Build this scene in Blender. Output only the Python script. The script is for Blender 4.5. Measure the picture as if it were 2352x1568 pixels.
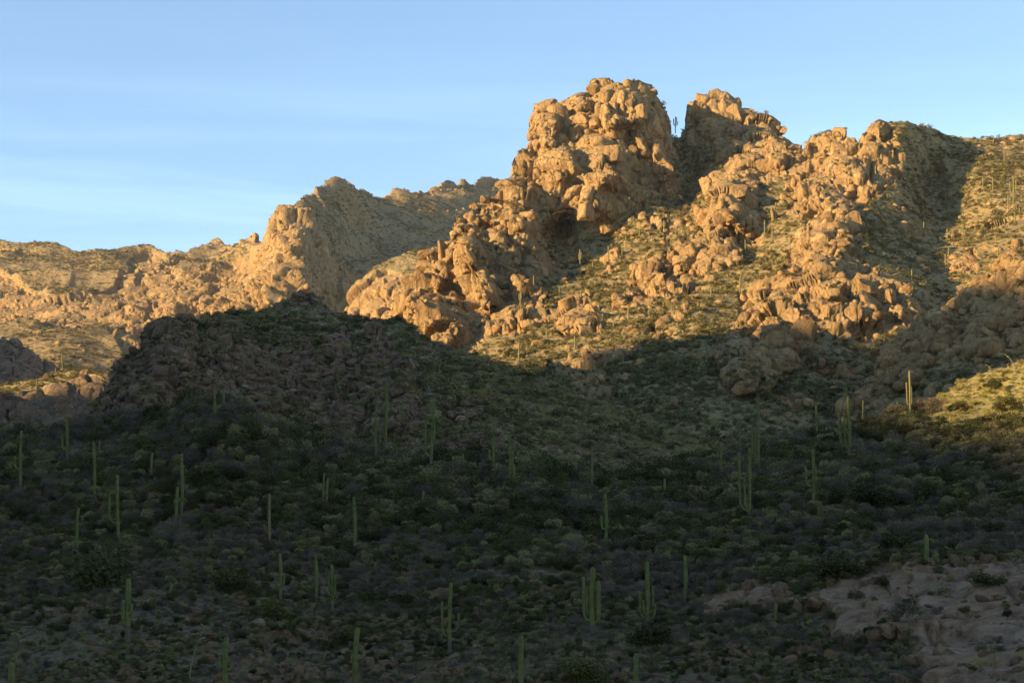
import bpy, bmesh, math, random, time
import numpy as np
from mathutils import Matrix, Vector
T0 = time.time()
for o in list(bpy.data.objects): bpy.data.objects.remove(o)
SC = bpy.context.scene
COL = SC.collection
rnd = random.Random(7)
rs = np.random.RandomState(7)
R = math.radians

# ------------------------------------------------------------------ camera, sky, sun, exposure
# survey units: the frame is 2352 x 1568 units wide and high
WD, HD = 2352.0, 1568.0
HFOV = R(30.0)
FD = WD / 2 / math.tan(HFOV / 2)
PITCH = math.atan((1560.0 - HD / 2) / FD)
CP, SP = math.cos(PITCH), math.sin(PITCH)
cam = bpy.data.cameras.new('camera'); cam.sensor_width = 36; cam.lens = 18 / math.tan(HFOV / 2)
cam.clip_start = 0.5; cam.clip_end = 30000
camo = bpy.data.objects.new('camera', cam); COL.objects.link(camo)
camo.location = (0, 0, 0); camo.rotation_euler = (R(90) + PITCH, 0, 0)
SC.camera = camo

SUN_AZ = R(66)          # how far the sun stands to the left of straight behind the camera
SUN_EL = R(12.5)
TO_SUN = np.array([-math.sin(SUN_AZ) * math.cos(SUN_EL), -math.cos(SUN_AZ) * math.cos(SUN_EL), math.sin(SUN_EL)])
sun = bpy.data.lights.new('sun', 'SUN'); sun.energy = 5.0; sun.angle = R(0.53); sun.color = (1.0, 0.75, 0.43)
suno = bpy.data.objects.new('sun', sun); COL.objects.link(suno)
suno.rotation_euler = Vector(TO_SUN).to_track_quat('Z', 'Y').to_euler()

world = bpy.data.worlds.new('World'); SC.world = world; world.use_nodes = True
wn = world.node_tree; wn.nodes.clear()
wo = wn.nodes.new('ShaderNodeOutputWorld'); bg = wn.nodes.new('ShaderNodeBackground')
sky = wn.nodes.new('ShaderNodeTexSky'); sky.sky_type = 'NISHITA'; sky.sun_disc = False
sky.sun_elevation = SUN_EL; sky.sun_rotation = math.atan2(TO_SUN[0], TO_SUN[1])
sky.altitude = 1200; sky.air_density = 1.0; sky.dust_density = 0.05; sky.ozone_density = 2.6
bg.inputs['Strength'].default_value = 0.132
# thin cirrus: stretched noise over the direction of view, paling the blue
tcw = wn.nodes.new('ShaderNodeTexCoord')
mpw = wn.nodes.new('ShaderNodeMapping'); mpw.inputs['Scale'].default_value = (2.6, 2.6, 34.0); mpw.inputs['Rotation'].default_value = (0, R(4), 0)
nzw = wn.nodes.new('ShaderNodeTexNoise'); nzw.inputs['Scale'].default_value = 1.3; nzw.inputs['Detail'].default_value = 6; nzw.inputs['Roughness'].default_value = 0.55; nzw.inputs['Distortion'].default_value = 0.5
crw = wn.nodes.new('ShaderNodeValToRGB'); crw.color_ramp.elements[0].position = 0.42; crw.color_ramp.elements[1].position = 0.8
crw.color_ramp.elements[0].color = (0, 0, 0, 1); crw.color_ramp.elements[1].color = (0.15, 0.15, 0.15, 1)
mxw = wn.nodes.new('ShaderNodeMix'); mxw.data_type = 'RGBA'
mxw.inputs[7].default_value = (4.6, 6.6, 8.0, 1)
wn.links.new(tcw.outputs['Generated'], mpw.inputs['Vector']); wn.links.new(mpw.outputs[0], nzw.inputs['Vector'])
wn.links.new(nzw.outputs['Fac'], crw.inputs[0]); sx = wn.nodes.new('ShaderNodeSeparateXYZ'); mr = wn.nodes.new('ShaderNodeMapRange'); mr.inputs['From Min'].default_value = 0.22; mr.inputs['From Max'].default_value = 0.33; mr.inputs['To Min'].default_value = 1.0; mr.inputs['To Max'].default_value = 0.05
mm = wn.nodes.new('ShaderNodeMath'); mm.operation = 'MULTIPLY'
wn.links.new(tcw.outputs['Generated'], sx.inputs[0]); wn.links.new(sx.outputs['Z'], mr.inputs['Value']); wn.links.new(mr.outputs[0], mm.inputs[0]); wn.links.new(crw.outputs[0], mm.inputs[1]); wn.links.new(mm.outputs[0], mxw.inputs[0])
wn.links.new(sky.outputs[0], mxw.inputs[6]); wn.links.new(mxw.outputs[2], bg.inputs['Color']); wn.links.new(bg.outputs[0], wo.inputs[0])

SC.view_settings.view_transform = 'Standard'; SC.view_settings.look = 'None'
SC.cycles.use_denoising = True; SC.cycles.denoising_prefilter = 'ACCURATE'
SC.view_settings.use_white_balance = True; SC.view_settings.white_balance_temperature = 7200; SC.view_settings.white_balance_tint = 10
SC.view_settings.gamma = 1; SC.view_settings.use_curve_mapping = False
SC.view_settings.exposure = 1.42
HAZE = 0.000018

# ------------------------------------------------------------------ maths helpers
def W(px, py, d):
    """survey direction (px,py) and ground distance d -> place in metres"""
    px, py, d = np.broadcast_arrays(np.asarray(px, float), np.asarray(py, float), np.asarray(d, float))
    a = (px - WD / 2) / FD; b = (HD / 2 - py) / FD
    # camera axes: right (1,0,0), forward (0,CP,SP), up (0,-SP,CP)
    x = a; y = CP - b * SP; z = SP + b * CP
    return np.stack([x / y * d, d, z / y * d], -1)
def proj(P):
    P = np.asarray(P, float)
    f = P[..., 1] * CP + P[..., 2] * SP; u = -P[..., 1] * SP + P[..., 2] * CP
    return P[..., 0] / f * FD + WD / 2, HD / 2 - u / f * FD
def hsh(ix, iy, iz, s):
    h = (ix.astype(np.int64) * 73856093) ^ (iy.astype(np.int64) * 19349663) ^ (iz.astype(np.int64) * 83492791) ^ (s * 2654435761 & 0xffffffff)
    h = h & 0xffffffff
    h = ((h ^ (h >> 16)) * 0x45d9f3b) & 0xffffffff
    h = ((h ^ (h >> 16)) * 0x45d9f3b) & 0xffffffff
    return ((h ^ (h >> 16)) & 0xffffff) / float(0xffffff)
def vnoise(p, s=0):
    i = np.floor(p).astype(np.int64); f = p - i; f = f * f * f * (f * (f * 6 - 15) + 10)
    out = 0
    for dx in (0, 1):
        wx = f[:, 0] if dx else 1 - f[:, 0]
        for dy in (0, 1):
            wy = f[:, 1] if dy else 1 - f[:, 1]
            for dz in (0, 1):
                wz = f[:, 2] if dz else 1 - f[:, 2]
                out = out + wx * wy * wz * hsh(i[:, 0] + dx, i[:, 1] + dy, i[:, 2] + dz, s)
    return out * 2 - 1
def fbm(p, octs=4, s=0, gain=0.5, ridged=False):
    a = 1.0; out = 0; tot = 0
    for k in range(octs):
        n = vnoise(p * (2.03 ** k) + k * 17.3, s + k)
        if ridged: n = 1 - 2 * np.abs(n)
        out = out + a * n; tot += a; a *= gain
    return out / tot
def voro(p, s=0, jit=0.9):
    i = np.floor(p).astype(np.int64); f = p - i
    n = len(p); F1 = np.full(n, 9.0); F2 = np.full(n, 9.0); ID = np.zeros(n)
    for dx in (-1, 0, 1):
        for dy in (-1, 0, 1):
            for dz in (-1, 0, 1):
                cx, cy, cz = i[:, 0] + dx, i[:, 1] + dy, i[:, 2] + dz
                h1 = hsh(cx, cy, cz, s)
                h2 = (h1 * 977.13) % 1.0; h3 = (h1 * 7919.7) % 1.0
                ax = dx + .5 + (h1 - .5) * jit - f[:, 0]; ay = dy + .5 + (h2 - .5) * jit - f[:, 1]; az = dz + .5 + (h3 - .5) * jit - f[:, 2]
                dd = np.sqrt(ax * ax + ay * ay + az * az)
                c = dd < F1
                F2 = np.where(c, F1, np.minimum(F2, dd)); ID = np.where(c, (h1 * 331.7) % 1.0, ID); F1 = np.where(c, dd, F1)
    return F1, F2, ID
def sstep(a, b, x):
    t = np.clip((x - a) / (b - a), 0, 1); return t * t * (3 - 2 * t)
def boulders(p, s=0):
    """rounded blocks parted by cracks; 0..~1.2"""
    w = p + 0.22 * np.stack([vnoise(p * 1.3, s + 50), vnoise(p * 1.3 + 9, s + 51), vnoise(p * 1.3 + 19, s + 52)], -1)
    F1, F2, ID = voro(w, s)
    e = F2 - F1
    return (0.30 * ID + np.sqrt(np.clip(1 - (F1 / 0.95) ** 2, 0, 1)) * 0.75) * (0.25 + 0.75 * np.sqrt(sstep(0, 0.35, e))) , e
def blocks(p, s=0, edge=0.22):
    """angular rock blocks with tilted faces, rounded edges and narrow cracks"""
    w = p + 0.16 * np.stack([vnoise(p * 1.7, s + 50), vnoise(p * 1.7 + 9, s + 51), vnoise(p * 1.7 + 19, s + 52)], -1)
    F1, F2, ID = voro(w, s, 0.95)
    e = F2 - F1; t = (ID * 37.7) % 1.0; u = (ID * 91.3) % 1.0
    f = w - np.floor(w)
    tilt = (t - .5) * (f[:, 0] - .5) + (u - .5) * (f[:, 2] - .5)
    return 0.62 * ID + 0.75 * tilt * sstep(0, .22, e) + 0.30 * (1 - np.exp(-e / (edge * .4))) - 0.28 * np.exp(-(e / 0.05) ** 2) + 0.10, e
def joints(p, size, s=0, w=0.05):
    """long crooked crevices: mostly upright, some lying; 0..1"""
    a = fbm(np.stack([p[:, 0] + p[:, 2] * .25, p[:, 1], p[:, 2] * .22], -1) / size, 3, s); b = fbm(np.stack([p[:, 0] * .35 - p[:, 2] * .2, p[:, 1] * .35, p[:, 2] * 1.1 + p[:, 0] * .25], -1) / (size * 1.3), 3, s + 5)
    return np.maximum(np.exp(-(a / w) ** 2), 0.8 * np.exp(-(b / w) ** 2))
def tps(ctrl):
    c = np.array(ctrl, float); X = c[:, :2] / 500.0; y = np.log(c[:, 2]); n = len(c)
    def K(A, B):
        r = np.sqrt(((A[:, None, :] - B[None]) ** 2).sum(-1)) + 1e-9
        return r                               # linear kernel: no overshoot
    M = np.zeros((n + 3, n + 3)); M[:n, :n] = K(X, X) + np.eye(n) * -0.02
    M[:n, n] = 1; M[:n, n + 1:] = X; M[n, :n] = 1; M[n + 1:, :n] = X.T
    sol = np.linalg.solve(M, np.concatenate([y, np.zeros(3)]))
    def ev(px, py):
        q = np.stack([np.ravel(px), np.ravel(py)], -1) / 500.0; out = np.empty(len(q))
        for k in range(0, len(q), 60000):
            qq = q[k:k + 60000]; out[k:k + 60000] = K(qq, X) @ sol[:n] + sol[n] + qq @ sol[n + 1:]
        return np.exp(out).reshape(np.shape(px))
    return ev
def inpoly(px, py, poly):
    c = np.zeros(np.shape(px), bool); n = len(poly); j = n - 1
    for i in range(n):
        xi, yi = poly[i]; xj, yj = poly[j]
        if yi != yj: c ^= ((yi > py) != (yj > py)) & (px < (xj - xi) * (py - yi) / (yj - yi) + xi)
        j = i
    return c
def boxblur(a, r):
    for ax in (0, 1):
        c = np.cumsum(np.pad(a, [(r + 1, r) if k == ax else (0, 0) for k in (0, 1)], mode='edge'), axis=ax)
        n = a.shape[ax]
        a = (np.take(c, np.arange(2 * r + 1, 2 * r + 1 + n), ax) - np.take(c, np.arange(0, n), ax)) / (2 * r + 1)
    return a

# ------------------------------------------------------------------ object helpers
def tag(o, label=None, cat=None, group=None, kind=None):
    if label: o['label'] = label
    if cat: o['category'] = cat
    if group: o['group'] = group
    if kind: o['kind'] = kind
    return o
def mesh_np(name, V, F, smooth=True, mat=None, attrs=None):
    me = bpy.data.meshes.new(name); V = np.asarray(V, np.float32); F = np.asarray(F, np.int32)
    k = F.shape[1]
    me.vertices.add(len(V)); me.vertices.foreach_set('co', V.ravel())
    me.loops.add(F.size); me.loops.foreach_set('vertex_index', F.ravel())
    me.polygons.add(len(F)); me.polygons.foreach_set('loop_start', np.arange(0, F.size, k, dtype=np.int32))
    me.polygons.foreach_set('loop_total', np.full(len(F), k, np.int32))
    me.update(calc_edges=True)
    if smooth: me.polygons.foreach_set('use_smooth', np.ones(len(F), bool))
    if mat: me.materials.append(mat)
    for n, a in (attrs or {}).items():
        at = me.attributes.new(n, 'FLOAT', 'POINT'); at.data.foreach_set('value', np.asarray(a, np.float32).ravel())
    return me
def obj(name, me, parent=None, loc=None, rot=None, scale=None):
    o = bpy.data.objects.new(name, me); COL.objects.link(o)
    if parent: o.parent = parent
    if loc is not None: o.location = loc
    if rot is not None: o.rotation_euler = rot
    if scale is not None: o.scale = scale
    return o
def empty(name, loc):
    o = bpy.data.objects.new(name, None); COL.objects.link(o); o.location = loc; o.empty_display_size = 0.3; return o

# ------------------------------------------------------------------ materials
class MB:
    def __init__(s, name):
        s.m = bpy.data.materials.new(name); s.m.use_nodes = True; s.t = s.m.node_tree
        s.b = s.t.nodes['Principled BSDF']; s.b.inputs['Roughness'].default_value = 0.9
        if 'Specular IOR Level' in s.b.inputs: s.b.inputs['Specular IOR Level'].default_value = 0.15
        g = s.t.nodes.new('ShaderNodeNewGeometry'); s.pos = g.outputs['Position']; s.nrm = g.outputs['Normal']
    def mp(s, sc, rot=(0, 0, 0)):
        m = s.t.nodes.new('ShaderNodeMapping'); m.inputs['Scale'].default_value = sc; m.inputs['Rotation'].default_value = rot
        s.t.links.new(s.pos, m.inputs['Vector']); return m.outputs[0]
    def noise(s, scale, detail=5, rough=0.6, vec=None, dist=0):
        n = s.t.nodes.new('ShaderNodeTexNoise'); n.inputs['Scale'].default_value = scale; n.inputs['Detail'].default_value = detail
        n.inputs['Roughness'].default_value = rough; n.inputs['Distortion'].default_value = dist
        s.t.links.new(vec or s.pos, n.inputs['Vector']); return n.outputs['Fac']
    def vor(s, scale, vec=None, feature='DISTANCE_TO_EDGE'):
        n = s.t.nodes.new('ShaderNodeTexVoronoi'); n.feature = feature; n.inputs['Scale'].default_value = scale
        s.t.links.new(vec or s.pos, n.inputs['Vector']); return n.outputs['Distance']
    def ramp(s, f, stops):
        n = s.t.nodes.new('ShaderNodeValToRGB'); e = n.color_ramp.elements
        while len(e) < len(stops): e.new(0.5)
        for k, (p, c) in enumerate(stops):
            e[k].position = p; e[k].color = (*c, 1) if len(c) == 3 else c
        s.t.links.new(f, n.inputs[0]); return n.outputs[0]
    def mix(s, f, a, b, mode='MIX'):
        n = s.t.nodes.new('ShaderNodeMix'); n.data_type = 'RGBA'; n.blend_type = mode
        for sock, v in ((n.inputs[0], f), (n.inputs[6], a), (n.inputs[7], b)):
            if isinstance(v, (int, float)): sock.default_value = v
            elif isinstance(v, tuple): sock.default_value = (*v, 1)
            else: s.t.links.new(v, sock)
        return n.outputs[2]
    def math(s, op, a, b=0.0, c=0.0):
        n = s.t.nodes.new('ShaderNodeMath'); n.operation = op
        for k, v in enumerate((a, b, c)):
            if isinstance(v, (int, float)): n.inputs[k].default_value = v
            else: s.t.links.new(v, n.inputs[k])
        return n.outputs[0]
    def attr(s, name, typ='GEOMETRY'):
        n = s.t.nodes.new('ShaderNodeAttribute'); n.attribute_name = name; n.attribute_type = typ; return n.outputs['Fac']
    def rand(s):
        n = s.t.nodes.new('ShaderNodeObjectInfo'); return n.outputs['Random']
    def bump(s, h, dist, strength=1.0, prev=None):
        n = s.t.nodes.new('ShaderNodeBump'); n.inputs['Distance'].default_value = dist; n.inputs['Strength'].default_value = strength
        s.t.links.new(h, n.inputs['Height'])
        if prev is not None: s.t.links.new(prev, n.inputs['Normal'])
        return n.outputs[0]
    def done(s, col, nrm=None):
        s.t.links.new(col, s.b.inputs['Base Color'])
        if nrm is not None: s.t.links.new(nrm, s.b.inputs['Normal'])
        return s.m
def c3(a, k): return tuple(min(1, v * k) for v in a)

def rock_col(b, dark, mid, light, S=1.0):
    n1 = b.noise(0.035 * S, 5, 0.6)
    n2 = b.noise(0.5 * S, 6, 0.65, b.mp((1, 1, 0.45)), 0.4)
    col = b.ramp(n2, [(0.30, dark), (0.45, mid), (0.62, mid), (0.78, light)])
    tint = b.ramp(n1, [(0.35, (0.80, 0.74, 0.70)), (0.55, (1, 1, 1)), (0.7, (1.0, 0.90, 0.78))])
    col = b.mix(0.8, col, tint, 'MULTIPLY')
    ck = b.vor(0.22 * S, b.mp((1, 1, 0.5), (0.2, 0.3, 0)))
    col = b.mix(b.ramp(ck, [(0.0, (0.55,) * 3), (0.03, (0, 0, 0))]), col, dark)
    st = b.noise(0.55 * S, 4, 0.6, b.mp((1, 1, 0.10), (0.15, -0.12, 0)))      # dark desert varnish running down the faces
    col = b.mix(b.ramp(st, [(0.50, (0, 0, 0)), (0.68, (0.55, 0.55, 0.55))]), col, dark)
    fr = b.noise(0.16 * S, 5, 0.7, None, 0.8)                                   # fresh pale breaks
    col = b.mix(b.ramp(fr, [(0.58, (0, 0, 0)), (0.64, (0.6, 0.6, 0.6))]), col, c3(light, 1.12))
    fine = b.noise(3.5 * S, 5, 0.7)
    col = b.mix(0.55, col, b.ramp(fine, [(0.3, (0.62, 0.60, 0.58)), (0.6, (1.1, 1.08, 1.05))]), 'MULTIPLY')
    return col, n2, ck, fine
def rock_bump(b, n2, ck, fine, S=1.0, k=1.0):
    h = b.bump(n2, 1.6 * k / S, 0.8)
    h = b.bump(b.math('MINIMUM', ck, 0.06), 6.0 * k / S, 0.7, h)
    return b.bump(fine, 0.45 * k / S, 0.9, h)
def make_rock(name, dark, mid, light, S=1.0, k=1.0):
    b = MB(name); col, n2, ck, fine = rock_col(b, dark, mid, light, S)
    var = b.ramp(b.rand(), [(0.0, (0.82, 0.80, 0.80)), (0.5, (1, 1, 1)), (1.0, (1.0, 0.92, 0.84))])
    col = b.mix(1.0, col, var, 'MULTIPLY')
    return b.done(col, rock_bump(b, n2, ck, fine, S, k))
def make_terrain(name, rk, soil, veg, grass, S=1.0, k=1.0, vegscale=0.45, vegpos=0.5, lichen=False):
    b = MB(name); col, n2, ck, fine = rock_col(b, *rk, S)
    v1 = b.noise(vegscale * S, 6, 0.7); v2 = b.noise(0.05 * S, 4, 0.6); v3 = b.noise(1.6 * S, 4, 0.7)
    sc = b.mix(b.ramp(v3, [(0.42, (0, 0, 0)), (0.6, (1, 1, 1))]), soil, grass)
    sc = b.mix(b.ramp(b.math('ADD', b.math('MULTIPLY', v2, 0.5), b.math('MULTIPLY', v1, 0.75)), [(vegpos + .10, (0, 0, 0)), (vegpos + .17, (1, 1, 1))]), sc, veg)
    rm = b.math('ADD', b.attr('rock'), b.math('MULTIPLY', b.math('SUBTRACT', b.noise(0.35 * S, 5, 0.7), 0.5), 0.9))
    rm = b.ramp(rm, [(0.42, (0, 0, 0)), (0.58, (1, 1, 1))])
    col = b.mix(rm, sc, col)
    if lichen:
        col = b.mix(b.attr('knoll'), col, b.ramp(b.noise(0.9, 4, 0.7), [(0.35, (0.34, 0.26, 0.085)), (0.6, (0.42, 0.345, 0.105))]))  # yellow plant ground, its colour also raised to carry the knoll's sunlight
        pale = b.ramp(b.noise(0.8, 6, 0.7, None, 0.3), [(0.3, (0.11, 0.062, 0.036)), (0.46, (0.29, 0.175, 0.105)), (0.7, (0.42, 0.28, 0.175))])
        col = b.mix(b.attr('slab'), col, b.mix(0.5, pale, b.ramp(fine, [(0.3, (0.6, 0.58, 0.55)), (0.6, (1.1, 1.08, 1.05))]), 'MULTIPLY')); rm = b.attr('slab')
    if lichen: col = b.mix(b.math('MULTIPLY', rm, b.ramp(b.noise(0.28, 6, 0.75, None, 0.6), [(0.56, (0, 0, 0)), (0.66, (0.6, 0.6, 0.6))])), col, (0.30, 0.26, 0.045))
    nb = rock_bump(b, n2, ck, fine, S, k)
    nb = b.bump(v1, 1.2 * k / S, 0.8, nb)
    return b.done(col, nb)
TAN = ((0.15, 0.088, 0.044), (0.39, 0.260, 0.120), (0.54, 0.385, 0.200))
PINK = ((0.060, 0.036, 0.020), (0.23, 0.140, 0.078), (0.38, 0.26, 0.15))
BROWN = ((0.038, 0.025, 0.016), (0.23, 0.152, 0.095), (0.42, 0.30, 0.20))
M = {}
M['rock'] = make_rock('sandstone_rock', *TAN)
M['rock_pink'] = make_rock('pink_brown_rock', *PINK, S=2.0)
M['rock_brown'] = make_rock('dark_brown_rock', *BROWN)
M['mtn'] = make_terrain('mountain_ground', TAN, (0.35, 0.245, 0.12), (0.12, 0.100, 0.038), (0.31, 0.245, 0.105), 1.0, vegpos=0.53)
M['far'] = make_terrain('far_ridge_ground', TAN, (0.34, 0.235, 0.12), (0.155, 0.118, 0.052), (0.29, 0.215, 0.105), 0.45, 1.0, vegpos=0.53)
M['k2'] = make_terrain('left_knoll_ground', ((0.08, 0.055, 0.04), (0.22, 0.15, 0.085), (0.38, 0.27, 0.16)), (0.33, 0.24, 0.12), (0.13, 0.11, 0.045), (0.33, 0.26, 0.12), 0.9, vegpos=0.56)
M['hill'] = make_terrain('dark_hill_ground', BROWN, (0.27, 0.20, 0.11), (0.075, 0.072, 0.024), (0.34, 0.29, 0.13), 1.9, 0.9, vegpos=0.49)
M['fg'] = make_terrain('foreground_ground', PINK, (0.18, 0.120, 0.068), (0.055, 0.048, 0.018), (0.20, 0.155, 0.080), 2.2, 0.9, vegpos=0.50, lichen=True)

# ------------------------------------------------------------------ terrain sheets
class Sheet: pass
def build_sheet(name, x0, x1, step, crest, bottom, ctrl, mat, rock=None, rockfn=None, disp=None, back=(60, 0.7), vstep=None, crestnoise=0, domes=(), front=None, shade_back=None, dome_k=0.9, flat=True, extra=None):
    s = Sheet(); ev = tps(ctrl)
    xs = np.arange(x0, x1 + step, step); nx = len(xs)
    cr = np.array(crest, float); cy = np.interp(xs, cr[:, 0], cr[:, 1])
    if isinstance(bottom, (int, float)): by = np.full(nx, float(bottom))
    else: bt = np.array(bottom, float); by = np.interp(xs, bt[:, 0], bt[:, 1])
    ny = int(np.max(by - cy) / (vstep or step)) + 2
    v = np.linspace(0, 1, ny) ** 0.93
    X = np.repeat(xs[None], ny, 0); Y = by[None] + (cy - by)[None] * v[:, None]
    Dp = ev(X, Y)
    rk = np.zeros_like(X)
    for poly in (rock or ()): rk[inpoly(X, Y, poly)] = 1
    for (ax, ay, rx, ry, an, bl) in domes:
        ca, sa = math.cos(R(an)), math.sin(R(an))
        q = np.sqrt((((X - ax) * ca + (Y - ay) * sa) / rx) ** 2 + ((-(X - ax) * sa + (Y - ay) * ca) / ry) ** 2)
        Dp = Dp - (dome_k if bl > 0 else 1) * bl * np.clip(1.12 - q ** 2.4, 0, 1) ** 0.8; rk[q < 0.95] = 1 if bl > 0 else -1
    rk = boxblur(rk, max(1, int(6 / step))); Dp = boxblur(Dp, max(1, int(5 / step)))
    P = W(X, Y, Dp)
    # round the crest over and let the ground fall away behind it
    nb = 14; bd, bs = back
    Pc = P[-1]; rows = []
    for k in range(1, nb + 1):
        t = (k / nb) ** 1.8 * bd
        q = Pc.copy(); q[:, 0] *= (Pc[:, 1] + t) / Pc[:, 1]; q[:, 1] += t; drop = bs * t * t / (t + 8)
        if shade_back is not None:      # unseen back of the summit, raised to shade the rear dome
            wgt = sstep(shade_back[0], shade_back[0] + 60, xs) * sstep(shade_back[1], shade_back[1] - 30, xs); keep = Pc[:, 2] * t / Pc[:, 1] * .93 - 2
            drop = drop * (1 - wgt) + wgt * (-keep + max(0, t - shade_back[2]) * 1.6)
        q[:, 2] -= drop; rows.append(q)
    P = np.concatenate([P, np.array(rows)], 0); rk = np.concatenate([rk, np.repeat(rk[-1:], nb, 0)], 0)
    if front is not None:
        fr = []
        for t, dz in front:
            q = P[0].copy(); q[:, 0] *= (q[:, 1] - t) / q[:, 1]; q[:, 1] -= t; q[:, 2] += dz; fr.append(q)
        P = np.concatenate([np.array(fr[::-1]), P], 0); rk = np.concatenate([np.repeat(rk[:1], len(front), 0), rk], 0)
    s.nfront = 0 if front is None else len(front)
    n0, n1 = P.shape[:2]
    dv = np.zeros_like(P); dv[1:-1] = P[2:] - P[:-2]; dv[0] = P[1] - P[0]; dv[-1] = P[-1] - P[-2]
    du = np.zeros_like(P); du[:, 1:-1] = P[:, 2:] - P[:, :-2]; du[:, 0] = P[:, 1] - P[:, 0]; du[:, -1] = P[:, -1] - P[:, -2]
    # smooth the directions so that cracks push the same way
    global GAP
    GAP = np.maximum(np.linalg.norm(du, axis=-1), np.linalg.norm(dv, axis=-1)) / 2; GAP = boxblur(GAP, 2).ravel()
    N = np.cross(du, dv); N /= np.linalg.norm(N, axis=-1, keepdims=True) + 1e-9
    for a in range(3): N[..., a] = boxblur(boxblur(N[..., a], max(1, int(16 / step))), max(1, int(10 / step)))
    N /= np.linalg.norm(N, axis=-1, keepdims=True) + 1e-9
    N = N + np.array([0, -0.55, 0.1]); N /= np.linalg.norm(N, axis=-1, keepdims=True)
    p = P.reshape(-1, 3); r = rk.ravel()
    h, r = disp(p, r)
    Pd = p + N.reshape(-1, 3) * h[:, None]
    idx = np.arange(n0 * n1).reshape(n0, n1)
    F = np.stack([idx[:-1, :-1], idx[:-1, 1:], idx[1:, 1:], idx[1:, :-1]], -1).reshape(-1, 4)
    me = mesh_np(name, Pd, F, not flat, mat, dict(rock=r, **(extra(*proj(Pd)) if extra else {})))
    s.o = obj(name, me); tag(s.o, kind='structure')
    s.P = Pd.reshape(n0, n1, 3); s.rk = r.reshape(n0, n1); s.N = N; s.nback = nb
    s.px, s.py = proj(s.P)
    print(name, Pd.shape, round(time.time() - T0, 1))
    return s
def at(s, px, py):
    """the ground point of sheet s seen at (px,py)"""
    a, b = s.nfront, s.P.shape[0] - s.nback
    q = (s.px[a:b] - px) ** 2 + (s.py[a:b] - py) ** 2
    return s.P[a:b].reshape(-1, 3)[np.argmin(q)]
def sample(s, n, wfn, seed):
    """n ground points spread evenly over the area of a sheet, thinned by wfn"""
    r_ = np.random.RandomState(seed); a, b = s.nfront, s.P.shape[0] - s.nback + 3
    P = s.P[a:b]; ar = np.linalg.norm(np.cross(P[1:, :-1] - P[:-1, :-1], P[:-1, 1:] - P[:-1, :-1]), axis=-1)
    m = s.rk[a:b][:-1, :-1]; Pc = P[:-1, :-1]
    cap = np.percentile(ar, 97); ar = np.minimum(ar, cap)
    w = (ar * wfn(s.px[a:b][:-1, :-1], s.py[a:b][:-1, :-1], m, Pc)).ravel(); cw = np.cumsum(w); cw /= cw[-1]
    k = np.searchsorted(cw, r_.rand(n)); nx = P.shape[1] - 1; i, j = k // nx, k % nx
    u, v = r_.rand(n, 1), r_.rand(n, 1)
    return (P[i, j] * (1 - u) * (1 - v) + P[i, j + 1] * u * (1 - v) + P[i + 1, j] * (1 - u) * v + P[i + 1, j + 1] * u * v), m[i, j]

GAP = None
def fine(size, m=slice(None)):
    """1 where the mesh is fine enough to carry blocks of this size, 0 where it is stretched"""
    return sstep(0.42, 0.16, GAP[m] / size)
def disp_mtn(p, r):
    big = fbm(p / 95.0, 4, 3) * 4.0
    soft = fbm(p / 14.0, 4, 11) * 1.3
    patch = sstep(0.36, 0.54, fbm(p / 36.0, 4, 23)) * 0.9
    r = np.maximum(r, patch * (r > -0.5))
    rr = sstep(0.25, 0.70, r + 0.35 * fbm(p / 11.0, 3, 5))
    h = big + soft * (1 - 0.3 * rr)
    m = rr > 0.02
    q = p[m]; t = np.stack([q[:, 0] + q[:, 2] * 0.25, q[:, 1], q[:, 2] * 0.45 - q[:, 0] * 0.12], -1)
    calm = sstep(-0.25, 0.35, fbm(q / 30.0, 3, 91)); calm2 = sstep(-0.3, 0.3, fbm(q / 18.0, 3, 93))
    b1, e1 = blocks(t / 25.0, 1, .30); b2, e2 = blocks(t / 9.0, 2, .25); b3, e3 = blocks(t / 4.2, 4)
    flute = fbm(np.stack([q[:, 0], q[:, 1], q[:, 2] * 0.2], -1) / 7.0, 3, 95, ridged=True)
    h[m] += rr[m] * (b1 * 9.0 * fine(24, m) + (b2 - .7) * (0.8 + 3.0 * calm) * fine(9, m) + (b3 - .7) * (0.15 + 0.8 * calm2) * fine(4.2, m) + flute * 0.8 * fine(5, m) - 5.5 - 3.8 * joints(q, 18.0, 301, .06) * fine(6, m) - 1.2 * joints(q, 7.0, 303, .07) * fine(4, m))
    q = p[~m]; b4, e4 = blocks(q / 3.4, 6); keep = sstep(0.2, 0.5, vnoise(q / 6.0, 8))
    h[~m] += b4 * 0.9 * keep
    return h, rr
def disp_far(p, r):
    rr = sstep(0.2, 0.7, r + 0.35 * fbm(p / 40.0, 3, 5))
    patch = sstep(0.34, 0.52, fbm(p / 90.0, 4, 29)) * 0.8
    rr = np.maximum(rr, patch)
    h = fbm(p / 260.0, 5, 13, ridged=True) * 24 + fbm(p / 50.0, 4, 17) * 6
    t = np.stack([p[:, 0], p[:, 1], p[:, 2] * 0.32], -1)
    b1, e1 = blocks(t / 40.0, 31, .35); b2, e2 = blocks(t / 16.0, 32, .3)
    flute = fbm(np.stack([p[:, 0] + p[:, 2] * .15, p[:, 1], p[:, 2] * 0.16], -1) / 26.0, 5, 35, ridged=True)
    h += rr * flute * 15.0 * fine(18)
    h += rr * (b1 * 8 * fine(44) + (b2 - .7) * 7.0 * fine(16) - 12 - 7 * joints(p, 34.0, 321) * fine(16)); h += (1 - rr) * b2 * 2.0 * fine(16)
    return h, rr
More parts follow.
